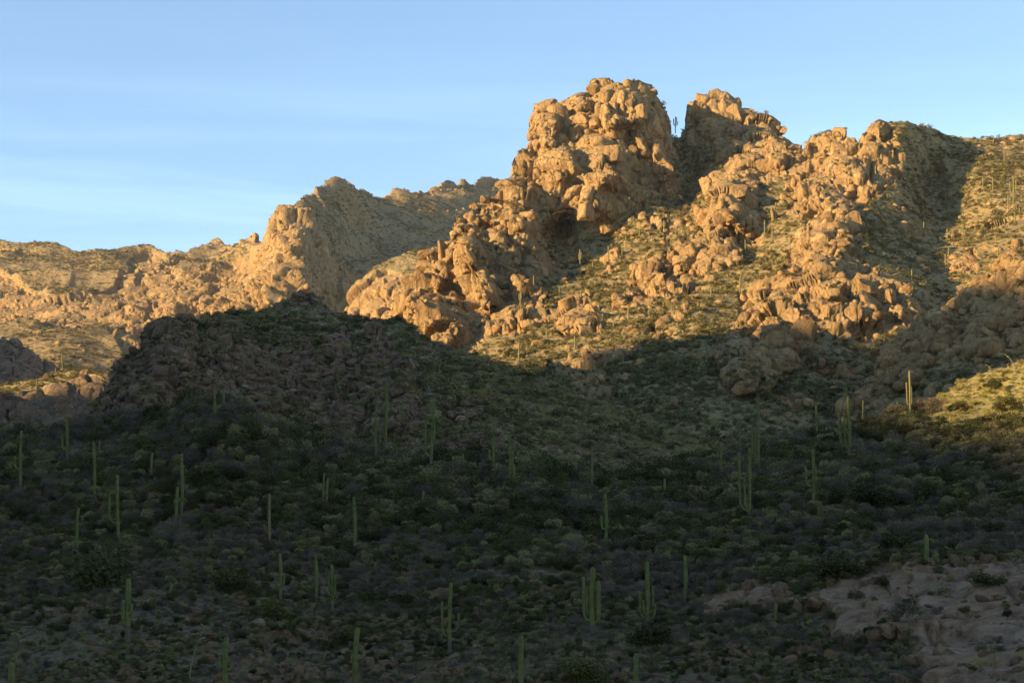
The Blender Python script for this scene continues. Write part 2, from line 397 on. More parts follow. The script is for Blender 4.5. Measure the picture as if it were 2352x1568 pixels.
def disp_hill(p, r):
    patch = sstep(0.24, 0.42, fbm(p / 22.0, 4, 43)) * 0.75 * sstep(-0.02, -0.10, p[:, 0] / p[:, 1])
    r = np.maximum(r, patch)
    rr = sstep(0.2, 0.75, r + 0.3 * fbm(p / 7.0, 3, 45))
    h = fbm(p / 45.0, 4, 41) * 4.5 + fbm(p / 8.0, 4, 42) * 1.2
    t = np.stack([p[:, 0] + p[:, 2] * .2, p[:, 1], p[:, 2] * 0.7 - p[:, 0] * 0.12], -1)
    b1, e1 = blocks(t / 13.0, 44, .3); b2, e2 = blocks(t / 5.0, 46); b3, e3 = blocks(t / 2.1, 47)
    calm = sstep(-0.3, 0.3, fbm(p / 14.0, 3, 97))
    ledge = fbm(np.stack([p[:, 0] * .5, p[:, 1] * .5, p[:, 2] * 1.8 + p[:, 0] * .35], -1) / 9.0, 4, 99, ridged=True)
    h += rr * ledge * 1.8
    h += rr * (b1 * 4.2 * fine(14) + (b2 - .7) * (1.2 + 2.2 * calm) * fine(5) + (b3 - .7) * 0.9 * fine(2.1) - 2.4 - 1.4 * joints(p, 9.0, 311) - .6 * joints(p, 4.0, 313, .07)) + (1 - rr) * b3 * 0.4
    return h, rr
def disp_fg(p, r):
    rr = sstep(0.3, 0.6, r)
    patch = sstep(0.40, 0.50, fbm(p / 9.0, 4, 63)) * 0.9
    rr2 = np.maximum(rr, patch)
    h = fbm(p / 26.0, 4, 61) * 1.9 + fbm(p / 4.0, 4, 62) * 0.38 * (1 - 0.5 * rr)
    b1, e1 = boulders(p / 2.1, 64); b2, e2 = boulders(p / 0.8, 65)
    h += np.where(rr > 0.5, fbm(p / 9.0, 5, 66, ridged=True) * 1.1 + blocks(p / 7.0, 67, .1)[0] * 0.9 - .3 - .5 * joints(p, 8.0, 331, .04), patch * (b1 * 0.9 + b2 * 0.3 - 0.3) + b2 * 0.08)
    return h, rr2

# --- far ridge on the left
far_crest = [(-400, 560), (0, 575), (80, 580), (180, 592), (260, 588), (340, 578), (430, 590), (470, 578), (500, 571), (530, 574), (570, 562), (590, 540), (612, 515), (622, 490), (650, 462), (682, 447), (700, 440), (725, 437), (800, 450), (850, 462), (880, 467), (940, 462), (975, 446), (1000, 436), (1030, 433), (1060, 439), (1075, 423), (1110, 420), (1140, 432), (1260, 470), (1500, 520)]
far_ctrl = [(-400, 575, 2500), (-400, 850, 1700), (0, 575, 2500), (0, 640, 2300), (0, 700, 2080), (0, 780, 1850), (80, 780, 1780), (150, 850, 1550), (80, 850, 1560), (300, 850, 1580), (230, 770, 1800), (300, 700, 2000), (200, 640, 2250), (340, 578, 2450), (300, 620, 2330),
  (500, 572, 2450), (500, 640, 2200), (400, 690, 1980), (480, 680, 1960), (340, 760, 1850), (450, 760, 1800), (600, 700, 1780), (560, 620, 2120), (570, 562, 2350), (640, 470, 2020), (625, 560, 1920), (650, 650, 1800), (700, 440, 2080), (690, 560, 1870), (680, 700, 1760), (740, 560, 1980), (740, 700, 1870),
  (760, 620, 1980), (850, 700, 2050), (800, 560, 2120), (850, 600, 2150), (800, 450, 2250), (880, 465, 2420), (950, 520, 2350), (1000, 435, 2600), (1110, 420, 2800), (1140, 432, 2850), (1050, 500, 2500), (1000, 560, 2250), (1000, 700, 2000), (1100, 800, 1900), (700, 850, 1650), (1500, 520, 2900), (1500, 800, 2200), (-200, 640, 2300)]
far_rock = [[(0, 640), (120, 700), (220, 690), (330, 620), (390, 600), (440, 590), (400, 640), (470, 660), (560, 610), (600, 560), (575, 555), (612, 505), (640, 455), (720, 436), (740, 480), (720, 560), (760, 600), (800, 650), (800, 760), (300, 830), (240, 780), (120, 770), (0, 750)],
            [(940, 468), (1000, 434), (1060, 438), (1050, 455)], [(1068, 440), (1080, 420), (1135, 430), (1120, 450)], [(-400, 640), (0, 640), (0, 750), (-400, 760)]]
FAR = build_sheet('far_ridge', -400, 1500, 3.0, far_crest, 900, far_ctrl, M['far'], far_rock, None, disp_far, back=(700, 0.5), dome_k=0.5, front=[(60, -30), (250, -110)],
   domes=[(670, 520, 62, 75, 10, 60), (655, 640, 75, 80, 0, 60), (420, 720, 45, 40, 0, 50), (510, 700, 60, 40, -8, 60), (790, 670, 18, 42, 15, 60), (320, 745, 28, 55, 10, 45), (270, 760, 20, 40, 10, 35), (340, 610, 45, 25, -20, 50), (600, 540, 28, 26, -30, 30)])
# --- low knolls at the left edge
K1 = build_sheet('dark_far_hill', -400, 300, 3.5, [(-400, 740), (0, 772), (40, 785), (90, 822), (150, 868), (220, 925), (300, 970)], 1040,
   [(-400, 740, 1400), (-400, 1040, 1050), (0, 775, 1400), (0, 900, 1200), (0, 1040, 1080), (100, 830, 1390), (200, 910, 1350), (300, 970, 1300), (300, 1040, 1200), (150, 1040, 1150)], M['hill'], [[(-400, 600), (300, 600), (300, 1060), (-400, 1060)]], None, disp_mtn, back=(200, 0.6))
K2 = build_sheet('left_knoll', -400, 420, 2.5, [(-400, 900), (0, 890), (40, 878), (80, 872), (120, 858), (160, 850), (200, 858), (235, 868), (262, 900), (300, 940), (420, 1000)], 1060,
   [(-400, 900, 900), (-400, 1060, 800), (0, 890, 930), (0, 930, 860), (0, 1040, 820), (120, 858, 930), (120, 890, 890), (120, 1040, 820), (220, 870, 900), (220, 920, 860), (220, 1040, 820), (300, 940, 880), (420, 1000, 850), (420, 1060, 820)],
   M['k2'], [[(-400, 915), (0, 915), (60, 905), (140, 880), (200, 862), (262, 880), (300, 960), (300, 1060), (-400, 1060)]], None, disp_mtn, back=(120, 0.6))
# --- buttress between the far ridge and the mountain
K3 = build_sheet('middle_buttress', 640, 1200, 2.5, [(640, 830), (740, 765), (775, 722), (800, 688), (830, 645), (860, 615), (900, 597), (950, 577), (1000, 570), (1060, 560), (1200, 560)], 880,
   [(640, 830, 1500), (740, 765, 1500), (775, 722, 1480), (830, 645, 1480), (900, 597, 1520), (1000, 570, 1560), (1200, 560, 1600), (700, 860, 1400), (820, 760, 1380), (900, 700, 1380), (960, 640, 1420), (1000, 750, 1350), (850, 880, 1300), (1200, 880, 1300), (1200, 700, 1420)],
   M['mtn'], [[(740, 765), (775, 722), (830, 645), (880, 620), (950, 640), (960, 880), (700, 880)]], None, disp_mtn, back=(300, 0.6))
# --- the mountain
mtn_crest = [(780, 1000), (840, 860), (880, 790), (900, 742), (915, 700), (925, 670), (945, 632), (970, 606), (990, 585), (1030, 545), (1042, 512), (1052, 492), (1085, 458), (1112, 446), (1140, 438), (1150, 418), (1168, 395), (1180, 365), (1196, 340), (1206, 310), (1212, 270), (1225, 240), (1255, 228), (1285, 226), (1310, 212), (1350, 205), (1375, 196), (1405, 190), (1440, 186), (1470, 190), (1495, 202), (1506, 228), (1516, 242), (1524, 262), (1530, 296), (1537, 322),
  (1566, 322), (1574, 290), (1580, 258), (1592, 222), (1615, 213), (1655, 213), (1680, 228), (1710, 246), (1745, 268), (1775, 285), (1800, 298), (1818, 325), (1832, 345), (1852, 343), (1858, 318), (1880, 312), (1895, 304), (1925, 308), (1950, 318), (1985, 308), (1995, 288), (2020, 275), (2040, 282), (2080, 281), (2120, 292), (2160, 305), (2200, 318), (2260, 322), (2352, 320), (2500, 300), (2900, 340)]
mtn_ctrl = [(780, 1000, 820), (880, 790, 800), (925, 670, 830), (950, 790, 745), (1050, 800, 730), (970, 612, 850), (1000, 700, 780), (1050, 600, 830), (1050, 500, 880), (1130, 440, 930), (1130, 560, 850), (1120, 680, 790), (1200, 560, 870), (1200, 700, 770), (1290, 600, 880), (1250, 520, 900), (1300, 520, 935), (1400, 600, 860), (1400, 540, 920),
  (1210, 300, 990), (1430, 190, 1010), (1520, 250, 1020), (1400, 300, 970), (1400, 400, 930), (1220, 420, 930), (1530, 400, 965), (1350, 480, 898), (1500, 460, 930), (1290, 450, 915), (1250, 500, 892), (1556, 292, 1090), (1600, 340, 1080), (1600, 400, 1030), (1590, 460, 975), (1620, 213, 1130), (1700, 250, 1130), (1800, 300, 1100), (1650, 330, 1085), (1700, 350, 1000), (1780, 350, 980), (1720, 420, 930), (1800, 430, 900),
  (1650, 450, 855), (1620, 520, 840), (1900, 310, 960), (2000, 290, 940), (2080, 285, 940), (2200, 320, 1000), (2352, 322, 1020), (2600, 310, 1050), (1850, 420, 890), (1950, 440, 865), (2050, 380, 885), (2050, 460, 850), (2150, 400, 950), (2190, 480, 900), (2250, 420, 900), (2352, 420, 900), (2352, 520, 800), (2600, 600, 780),
  (1880, 540, 765), (1950, 530, 755), (2050, 540, 800), (2150, 560, 810), (2150, 620, 760), (2250, 600, 760), (2200, 700, 690), (2352, 650, 700), (1750, 580, 800), (1700, 700, 710), (1500, 600, 820), (1500, 520, 900), (1550, 520, 900), (1600, 600, 800), (1500, 700, 730), (1400, 760, 680), (1250, 830, 650), (1120, 800, 700), (1300, 700, 760), (1600, 750, 640),
  (1900, 650, 670), (1770, 700, 650), (2050, 680, 660), (1700, 850, 565), (1850, 760, 615), (1950, 790, 610), (1300, 900, 570), (1500, 900, 530), (1400, 850, 600), (1600, 1000, 475), (1700, 950, 510), (1900, 900, 555), (2050, 800, 610), (2000, 900, 560), (1150, 900, 610), (1200, 1050, 480), (780, 1100, 560), (1600, 1100, 440), (2352, 900, 560), (2352, 1100, 440), (2900, 1100, 440), (2900, 340, 1080)]
mtn_rock = [[(890, 800), (905, 735), (925, 660), (970, 600), (1030, 530), (1050, 485), (1090, 445), (1140, 430), (1240, 470), (1270, 560), (1300, 610), (1230, 650), (1180, 700), (1130, 770), (1080, 810), (1000, 800)],
  [(1140, 440), (1190, 340), (1205, 290), (1215, 235), (1270, 215), (1430, 175), (1530, 225), (1562, 300), (1560, 440), (1480, 480), (1350, 500), (1240, 475)],
  [(1568, 300), (1585, 220), (1620, 203), (1720, 240), (1840, 330), (1830, 400), (1750, 430), (1700, 390), (1640, 345), (1580, 340)],
  [(1600, 410), (1680, 388), (1745, 440), (1745, 500), (1650, 535), (1600, 515)],
  [(1800, 400), (1860, 340), (1920, 300), (2020, 265), (2050, 290), (2060, 350), (2080, 400), (2000, 460), (1900, 505), (1810, 495)],
  [(1825, 530), (1900, 495), (1975, 505), (1985, 600), (2060, 650), (2115, 710), (2060, 760), (1960, 800), (1890, 760), (1850, 800), (1760, 910), (1650, 905), (1645, 830), (1700, 730), (1695, 670), (1790, 640), (1805, 570)],
  [(1440, 640), (1500, 600), (1560, 565), (1600, 540), (1720, 530), (1700, 600), (1600, 620), (1560, 650), (1480, 700), (1445, 690)],
  [(1260, 710), (1340, 680), (1400, 720), (1380, 770), (1290, 780)], [(1130, 680), (1240, 660), (1260, 740), (1180, 770), (1100, 760)],
  [(1240, 840), (1330, 830), (1430, 880), (1400, 920), (1300, 890)], [(1480, 770), (1560, 710), (1580, 750), (1500, 790)], [(2170, 590), (2240, 560), (2250, 620), (2180, 620)]]
mtn_domes = [ # cx, cy, rx, ry, tilt, how far it stands out
  (1255, 285, 42, 58, 12, 28), (1330, 235, 30, 26, 0, 16), (1420, 250, 52, 58, 5, 26), (1490, 290, 42, 90, -12, 30), (1530, 380, 26, 70, -14, 24), (1400, 380, 60, 55, 0, 18), (1280, 370, 60, 50, 10, 16), (1190, 430, 45, 28, 10, 18), (1400, 440, 70, 60, 20, 6),
  (1650, 275, 50, 60, 0, 24), (1750, 310, 48, 34, 35, 20), (1700, 370, 52, 40, 20, 24), (1790, 350, 34, 42, 25, 24),
  (1100, 480, 46, 30, 20, 18), (1190, 500, 60, 42, 30, 26), (1060, 560, 50, 55, 10, 24), (990, 620, 50, 40, 30, 22), (1100, 620, 42, 90, -22, 34), (1170, 600, 38, 90, -30, 24), (960, 710, 55, 55, 0, 26), (1020, 740, 58, 62, 0, 26), (940, 680, 26, 60, 15, 18), (1220, 590, 40, 60, -35, 16),
  (1660, 450, 52, 62, 0, 30), (1700, 500, 55, 30, 10, 20), (1720, 440, 24, 40, 0, 14), (1860, 440, 46, 30, 30, 16), (1910, 465, 60, 34, 20, 22), (1990, 420, 50, 30, 20, 14), (2015, 290, 28, 18, 30, 12), (1920, 370, 50, 34, 20, 14),
  (1880, 580, 62, 48, 0, 22), (1940, 540, 34, 38, 0, 18), (1900, 660, 60, 40, -12, 16), (1760, 720, 58, 48, 0, 22), (1800, 800, 62, 62, 0, 26), (1700, 800, 34, 60, 8, 20), (1720, 870, 62, 40, 0, 20), (1990, 690, 34, 60, -12, 18), (2060, 690, 28, 48, -15, 18), (2090, 720, 30, 40, 0, 14),
  (1500, 640, 48, 34, 28, 20), (1590, 570, 44, 28, 20, 14), (1330, 735, 46, 42, 25, 20), (1540, 745, 40, 22, 25, 12), (1190, 720, 36, 30, 20, 12), (1660, 560, 40, 22, 0, 10), (1620, 480, 24, 60, 0, 16),
  (1556, 350, 20, 70, 0, -24), (1595, 410, 22, 70, -6, -24), (1290, 560, 36, 60, -30, -14), (2140, 430, 40, 110, -10, -16), (2190, 690, 60, 60, 0, -14), (2230, 325, 130, 24, 0, -1), (1560, 780, 60, 30, 30, -6)]
MTN = build_sheet('mountain', 780, 2680, 2.15, mtn_crest, 1120, mtn_ctrl, M['mtn'], mtn_rock, None, disp_mtn, back=(190, 0.9), domes=mtn_domes, shade_back=(1230, 1520, 125))
# --- spur coming in from the right
spur = build_sheet('right_spur', 1840, 2700, 2.3, [(1840, 1070), (1880, 1010), (1950, 935), (2000, 862), (2060, 800), (2120, 752), (2150, 738), (2180, 692), (2240, 650), (2290, 632), (2310, 590), (2352, 556), (2500, 500), (2900, 460)], 1130,
   [(1840, 1070, 470), (1950, 935, 510), (2060, 800, 540), (2150, 738, 550), (2240, 650, 560), (2352, 556, 560), (2500, 500, 570), (2900, 460, 600), (1840, 1130, 430), (2100, 950, 470), (2100, 1100, 400), (2300, 800, 490), (2352, 950, 430), (2352, 1130, 380), (2900, 1130, 380), (2900, 800, 470), (2250, 720, 520), (2200, 850, 490)],
   M['mtn'], [[(1900, 1000), (1950, 880), (2060, 790), (2150, 730), (2200, 670), (2300, 600), (2352, 540), (2900, 450), (2900, 800), (2352, 800), (2250, 820), (2150, 830), (2100, 880), (1990, 930)]], None, disp_mtn, back=(110, 0.8),
   domes=[(2330, 620, 40, 50, 20, 14), (2230, 680, 40, 26, 30, 10), (2160, 770, 50, 34, 30, 10), (2060, 850, 50, 44, 20, 12), (2240, 790, 60, 40, 20, 10), (2010, 900, 30, 34, 0, 8)])
# --- dark hill in the middle distance
hill_crest = [(-200, 1060), (60, 1030), (150, 1000), (195, 960), (230, 918), (262, 880), (290, 838), (340, 808), (352, 762), (378, 745), (400, 738), (432, 735), (450, 746), (490, 726), (540, 712), (600, 712), (640, 700), (680, 688), (715, 688), (745, 712), (780, 728), (850, 742), (870, 740), (905, 745), (940, 756), (985, 778), (1040, 796), (1100, 822), (1160, 845), (1230, 868), (1300, 898), (1400, 938), (1500, 980), (1600, 1022), (1700, 1062), (1800, 1110)]
hill_ctrl = [(-200, 1060, 400), (150, 1000, 400), (230, 918, 420), (300, 830, 440), (400, 738, 460), (550, 712, 500), (700, 688, 520), (850, 742, 505), (1000, 785, 490), (1200, 858, 478), (1400, 938, 465), (1600, 1022, 450), (1800, 1110, 440), (300, 960, 390), (400, 850, 415), (400, 950, 390), (550, 850, 440), (700, 800, 470), (620, 930, 415), (800, 900, 430), (700, 980, 400), (860, 800, 460), (960, 900, 420), (1000, 1000, 385), (1200, 950, 430), (1200, 1050, 380), (1400, 1050, 400), (0, 1160, 340), (500, 1160, 340), (1000, 1160, 335), (1400, 1160, 345), (1800, 1160, 380)]
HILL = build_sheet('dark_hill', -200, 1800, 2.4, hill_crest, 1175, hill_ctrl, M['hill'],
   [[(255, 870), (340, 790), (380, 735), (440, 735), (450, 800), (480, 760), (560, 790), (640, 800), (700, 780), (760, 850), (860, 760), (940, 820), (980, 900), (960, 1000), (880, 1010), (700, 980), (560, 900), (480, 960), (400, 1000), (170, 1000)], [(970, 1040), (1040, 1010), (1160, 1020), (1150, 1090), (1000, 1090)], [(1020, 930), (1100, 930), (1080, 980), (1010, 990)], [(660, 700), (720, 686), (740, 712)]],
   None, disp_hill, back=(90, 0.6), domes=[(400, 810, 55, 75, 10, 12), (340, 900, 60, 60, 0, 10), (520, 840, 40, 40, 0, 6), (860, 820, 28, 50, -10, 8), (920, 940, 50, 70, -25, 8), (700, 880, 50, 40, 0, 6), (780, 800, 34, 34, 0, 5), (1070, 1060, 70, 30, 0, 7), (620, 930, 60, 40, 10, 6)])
# --- foreground hillside
fg_crest = [(-800, 1010), (-300, 1000), (0, 1005), (120, 1000), (250, 985), (400, 955), (440, 938), (530, 935), (590, 960), (660, 990), (760, 1015), (850, 1045), (950, 1068), (1150, 1098), (1400, 1122), (1500, 1110), (1560, 1085), (1640, 1068), (1750, 1040), (1850, 1015), (1950, 992), (2060, 965), (2110, 945), (2160, 918), (2220, 890), (2290, 862), (2352, 838), (2500, 780), (2700, 740), (3500, 700)]
fg_ctrl = [(-300, 1640, 128), (0, 1568, 140), (600, 1568, 136), (1200, 1568, 131), (1800, 1568, 122), (2352, 1568, 112), (2700, 1640, 100), (0, 1640, 128), (1200, 1640, 122), (2352, 1640, 104), (0, 1420, 158), (300, 1400, 162), (0, 1300, 190), (600, 1300, 185), (900, 1400, 168), (1200, 1300, 178), (1800, 1300, 165), (2352, 1300, 148), (2000, 1400, 140), (2100, 1250, 165),
  (0, 1130, 238), (300, 1130, 232), (600, 1130, 220), (900, 1130, 222), (1200, 1150, 215), (1500, 1130, 222), (1800, 1130, 215), (2100, 1130, 205), (2352, 1130, 190), (-300, 1000, 320), (0, 1005, 300), (250, 985, 285), (520, 935, 262), (520, 1000, 240), (700, 1010, 262), (900, 1060, 250), (1150, 1095, 240), (1400, 1125, 235), (1550, 1090, 245), (1700, 1050, 250), (1900, 1005, 258), (2090, 960, 270), (2200, 900, 285), (2352, 838, 305), (2352, 980, 240), (2200, 1000, 240), (2700, 740, 320), (2700, 1100, 190), (3500, 700, 330), (3500, 1100, 185), (3500, 1640, 100), (-800, 1010, 320), (-800, 1640, 128)]
slabs = [[(1600, 1400), (1660, 1360), (1740, 1340), (1850, 1385), (1760, 1400), (1700, 1395), (1650, 1420)],
         [(1820, 1400), (1900, 1345), (2000, 1310), (2120, 1300), (2230, 1290), (2352, 1290), (2500, 1280), (2500, 1700), (2110, 1700), (2120, 1560), (2090, 1460), (1960, 1460), (1900, 1440), (1930, 1400)]]
def slabmask(px, py):
    j = fbm(np.stack([px / 60, py / 30, 0 * px], -1), 4, 401) * 34; k = fbm(np.stack([px / 60, py / 30, 0 * px + 9], -1), 4, 402) * 20
    return np.logical_or.reduce([inpoly(px + j, py + k, s_) for s_ in slabs]).astype(float)
FG = build_sheet('ground', -800, 3500, 3.7, fg_crest, 1660, fg_ctrl, M['fg'], slabs, None, disp_fg, back=(60, 0.35), extra=lambda px, py: {'slab': slabmask(px, py), 'knoll': sstep(2050, 2130, px) * sstep(1010, 985, py)}, front=[(14, -4), (40, -9), (80, -11), (112, -11)])  # knoll mask: where the ground colour is brightened as sunlit
LAYERS = {'fg': FG, 'hill': HILL, 'mtn': MTN, 'spur': spur, 'far': FAR, 'k1': K1, 'k2': K2, 'k3': K3}

# --- valley floor under everything, and the ridge to the left that the low sun stands behind
vm = MB('valley_ground'); vm = vm.done(vm.ramp(vm.noise(0.02, 6), [(0.35, (0.10, 0.095, 0.05)), (0.65, (0.24, 0.17, 0.10))]))
g = obj('valley_floor', mesh_np('valley_floor', [(-9000, -9000, -14), (9000, -9000, -14), (9000, 9000, -14), (-9000, 9000, -14)], [(0, 1, 2, 3)], False, vm)); tag(g, kind='structure')
LX, LY = math.sin(SUN_AZ), math.cos(SUN_AZ); TE = math.tan(SUN_EL)
def uh(px, py, lay):
    P = at(LAYERS[lay], px, py); return (-LY * P[0] + LX * P[1], P[2] + (LX * P[0] + LY * P[1]) * TE)

# where its shade must end on the ground (survey direction, layer, metres to add) -> the height its crest has to have there
edges = [(2352, 1012, 'fg', 0), (2250, 985, 'fg', 0), (2160, 958, 'fg', 0), (2100, 938, 'fg', 0), (2080, 925, 'fg', 0), (400, 990, 'fg', 40),
  (2352, 640, 'spur', 0), (2250, 668, 'spur', 0), (2120, 760, 'spur', 0), (1900, 740, 'mtn', -4), (1760, 725, 'mtn', -5), (1600, 765, 'mtn', -7), (1400, 800, 'mtn', -9), (1250, 850, 'mtn', -9), (1150, 835, 'mtn', -8), (1000, 800, 'mtn', -10),
  (200, 885, 'k2', -6), (120, 895, 'k2', -6), (20, 912, 'k2', -6), (100, 845, 'k1', 25), (20, 790, 'k1', 25), (300, 850, 'far', -25), (100, 820, 'far', -60)]
prof = sorted([(uh(px, py, lay)[0], uh(px, py, lay)[1] + add) for px, py, lay, add in edges])
for (px, py, lay, add), in zip(edges): print('edge', lay, px, py, [round(v) for v in uh(px, py, lay)])
lo = [p for p in prof]; prof = [(-600, 20), (-100, 30), (60, 42), (lo[0][0] - 30, lo[0][1] - 8)] + lo + [(lo[-1][0] + 300, lo[-1][1] - 20), (2700, 240)]
for px, py, lay in [(700, 690, 'hill'), (1000, 785, 'hill'), (1400, 938, 'hill'), (520, 935, 'fg'), (0, 1000, 'fg'), (200, 950, 'hill'), (1700, 1060, 'fg')]:
    a = uh(px, py, lay); print('shade?', lay, px, py, [round(v) for v in a], round(float(np.interp(a[0], [q[0] for q in prof], [q[1] for q in prof]))))
RD = 1000.0
def rear_ridge():
    u = np.arange(-500, 2600, 8.0); h = np.interp(u, [a for a, b in prof], [b for a, b in prof]) + RD * TE
    t = np.linspace(-1, 1, 61); U, Tt = np.meshgrid(u, t, indexing='ij'); Hh = h[:, None] + 16
    S = -RD + Tt * Hh / 0.72; Z = Hh * (1 - np.abs(Tt) ** 0.95) - 16
    P = np.stack([-LY * U + LX * S, LX * U + LY * S, Z], -1).reshape(-1, 3)
    n = fbm(P / 60.0, 5, 71) * 12 * (np.abs(Tt.ravel()) ** 0.5) + fbm(P / 14.0, 4, 72) * 2.0
    P[:, 2] += n
    n0, n1 = U.shape; idx = np.arange(n0 * n1).reshape(n0, n1)
    F = np.stack([idx[:-1, :-1], idx[1:, :-1], idx[1:, 1:], idx[:-1, 1:]], -1).reshape(-1, 4)
    o = obj('near_ridge', mesh_np('near_ridge', P, F, True, M['mtn'], {'rock': sstep(0.1, 0.3, fbm(P / 40.0, 3, 73))})); tag(o, kind='structure')
rear_ridge()

# ------------------------------------------------------------------ plant materials
def leafmat(name, c, var=0.35, hue=None):
    b = MB(name); r = b.rand()
    col = b.mix(b.ramp(r, [(0, (0, 0, 0)), (1, (1, 1, 1))]), c3(c, 1 - var), hue or c3(c, 1 + var))
    n = b.noise(5.0, 2, 0.5)
    col = b.mix(0.5, col, b.ramp(n, [(0.3, (0.6, 0.6, 0.6)), (0.7, (1.15, 1.15, 1.15))]), 'MULTIPLY')
    return b.done(col)
M['green'] = leafmat('creosote_leaf', (0.090, 0.082, 0.026), 0.5, (0.25, 0.215, 0.090))
M['darkgreen'] = leafmat('jojoba_leaf', (0.060, 0.060, 0.018), 0.5)
M['grey'] = leafmat('bare_brush', (0.10, 0.075, 0.050), 0.3, (0.17, 0.128, 0.088))
M['yellow'] = leafmat('palo_verde_leaf', (0.080, 0.080, 0.020), 0.25, (0.115, 0.105, 0.03))
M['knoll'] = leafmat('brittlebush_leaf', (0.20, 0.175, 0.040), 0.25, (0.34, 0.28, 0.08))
M['gold'] = leafmat('golden_grass', (0.33, 0.27, 0.11), 0.25, (0.46, 0.38, 0.17))  # paler than dry_grass, made to carry the knoll's sunlight in its colour
M['straw'] = leafmat('dry_grass', (0.22, 0.19, 0.095), 0.3, (0.34, 0.29, 0.15))
M['scrub'] = leafmat('mountain_scrub', (0.095, 0.085, 0.026), 0.3, (0.26, 0.215, 0.080))
M['wood'] = leafmat('desert_wood', (0.10, 0.075, 0.055))
def sagmat(name, base, lit):
    b = MB(name); n = b.noise(1.2, 4, 0.6, b.mp((1, 1, 2.2)))
    col = b.ramp(n, [(0.3, base), (0.7, lit)])  # two skin tones mottled at random, lit being only the paler
    z = b.noise(0.5, 2, 0.5); return b.done(b.mix(b.ramp(z, [(0.6, (0, 0, 0)), (0.75, (0.5, 0.5, 0.5))]), col, (0.16, 0.125, 0.07)), b.bump(b.noise(14, 3, 0.6), 0.02))
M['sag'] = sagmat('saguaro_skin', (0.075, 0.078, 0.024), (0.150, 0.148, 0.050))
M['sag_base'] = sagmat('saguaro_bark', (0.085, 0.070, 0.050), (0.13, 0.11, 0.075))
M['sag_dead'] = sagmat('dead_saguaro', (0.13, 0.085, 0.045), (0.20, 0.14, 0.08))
M['sag_far'] = sagmat('sunlit_saguaro_skin', (0.13, 0.120, 0.045), (0.20, 0.175, 0.075))  # paler, yellower copy of the skin: sunlight put into the colour

# ------------------------------------------------------------------ labels: what a thing stands next to
LAND = [('the big domed summit', 1400, 300), ('the jagged left tower', 1060, 600), ('the dark rear dome', 1690, 265), ('the square blocky outcrop', 1670, 450), ('the pinnacle cluster', 1850, 720), ('the notch between two domes', 1558, 300),
        ('the right skyline knob', 2015, 285), ('the round slabs in mid slope', 1500, 640), ('the wooded right gully', 2180, 430), ('the small lit outcrop', 2200, 600), ('the shaded right spur', 2270, 760), ('the golden lit knoll', 2230, 910), ('the shaded bowl', 1380, 530),
        ('the lowest lit slope', 1280, 790), ('the dark valley', 1550, 920), ('the bare lichen slab', 2080, 1420), ('the rocky foreground hump', 520, 960), ('the pink rock pile', 620, 1100), ('the candelabra saguaro', 1360, 1380), ('the bowed twin saguaro', 1715, 1130),
        ('the crooked armed saguaro', 270, 1170), ('the deep dark bush', 225, 1330), ('the lone saguaro above centre gully', 812, 1210), ('the three armed bottom saguaro', 293, 1400), ('the pink cliff foot', 1080, 1060), ('the bottom centre saguaro', 1197, 1520),
        ('the two armed grey saguaro', 1035, 1420), ('the square pink rocks', 1945, 1220), ('the dark buttress', 380, 850), ('the dark hilltop', 690, 700), ('the middle right bushes', 2000, 1130), ('the left edge saguaro', 48, 1060), ('the lower left corner', 60, 1500), ('the right frame edge', 2330, 1200), ('the bottom middle left', 640, 1500), ('the lower right brush', 1700, 1490)]
PEND = []
ORD = ['first', 'second', 'third', 'fourth', 'fifth', 'sixth', 'seventh', 'eighth', 'ninth', 'tenth', 'eleventh', 'twelfth', 'thirteenth', 'fourteenth', 'fifteenth', 'sixteenth', 'seventeenth', 'eighteenth', 'nineteenth', 'twentieth']
def auto(o, look, cat, group, px, py):
    best = min(LAND, key=lambda l: (l[1] - px) ** 2 + (l[2] - py) ** 2); dx, dy = px - best[1], py - best[2]; r = math.hypot(dx, dy)
    if r < 45: w = 'at'
    else:
        w = ('left of' if dx < 0 else 'right of') if abs(dx) > abs(dy) else ('above' if dy < 0 else 'below')
        w = ('just ' if r < 100 else 'well ' if r > 190 else '') + w
    tag(o, None, cat, group); PEND.append((f'{look} {w} {best[0]}', px, o))
def settle_labels():
    by = {}
    for l, px, o in PEND: by.setdefault(l, []).append((px, o))
    for l, v in by.items():
        v.sort(key=lambda t: t[0])
        for k, (px, o) in enumerate(v):
            n = len(v)
            o['label'] = l if n == 1 else l + (', leftmost' if k == 0 else ', rightmost' if k == n - 1 else ', ' + (ORD[k] if k < 20 else 'number ' + str(k + 1)) + ' from left')

# ------------------------------------------------------------------ saguaros
def tube(path, rad, nseg, ribs=12, amp=0.10):
    path = np.array(path, float); n = len(path); V = []; th = np.arange(nseg) / nseg * 2 * math.pi
    T = np.gradient(path, axis=0); T /= np.linalg.norm(T, axis=1, keepdims=True)
    ref = np.array([0., 1, 0])
    for k in range(n):
        a = np.cross(ref, T[k]); a /= np.linalg.norm(a); b = np.cross(T[k], a)
        r = rad[k] * (1 + amp * np.cos(ribs * th)) if ribs else rad[k] + 0 * th
        V.append(path[k] + r[:, None] * (np.cos(th)[:, None] * a + np.sin(th)[:, None] * b))
    V = np.concatenate(V + [path[-1:] + T[-1:] * rad[-1] * 0.5]); F = []
    for k in range(n - 1):
        for j in range(nseg):
            j2 = (j + 1) % nseg; F.append((k * nseg + j, k * nseg + j2, (k + 1) * nseg + j2, (k + 1) * nseg + j))
    last = n * nseg
    for j in range(0, nseg): F.append(((n - 1) * nseg + j, (n - 1) * nseg + (j + 1) % nseg, last, last))
    return V, F
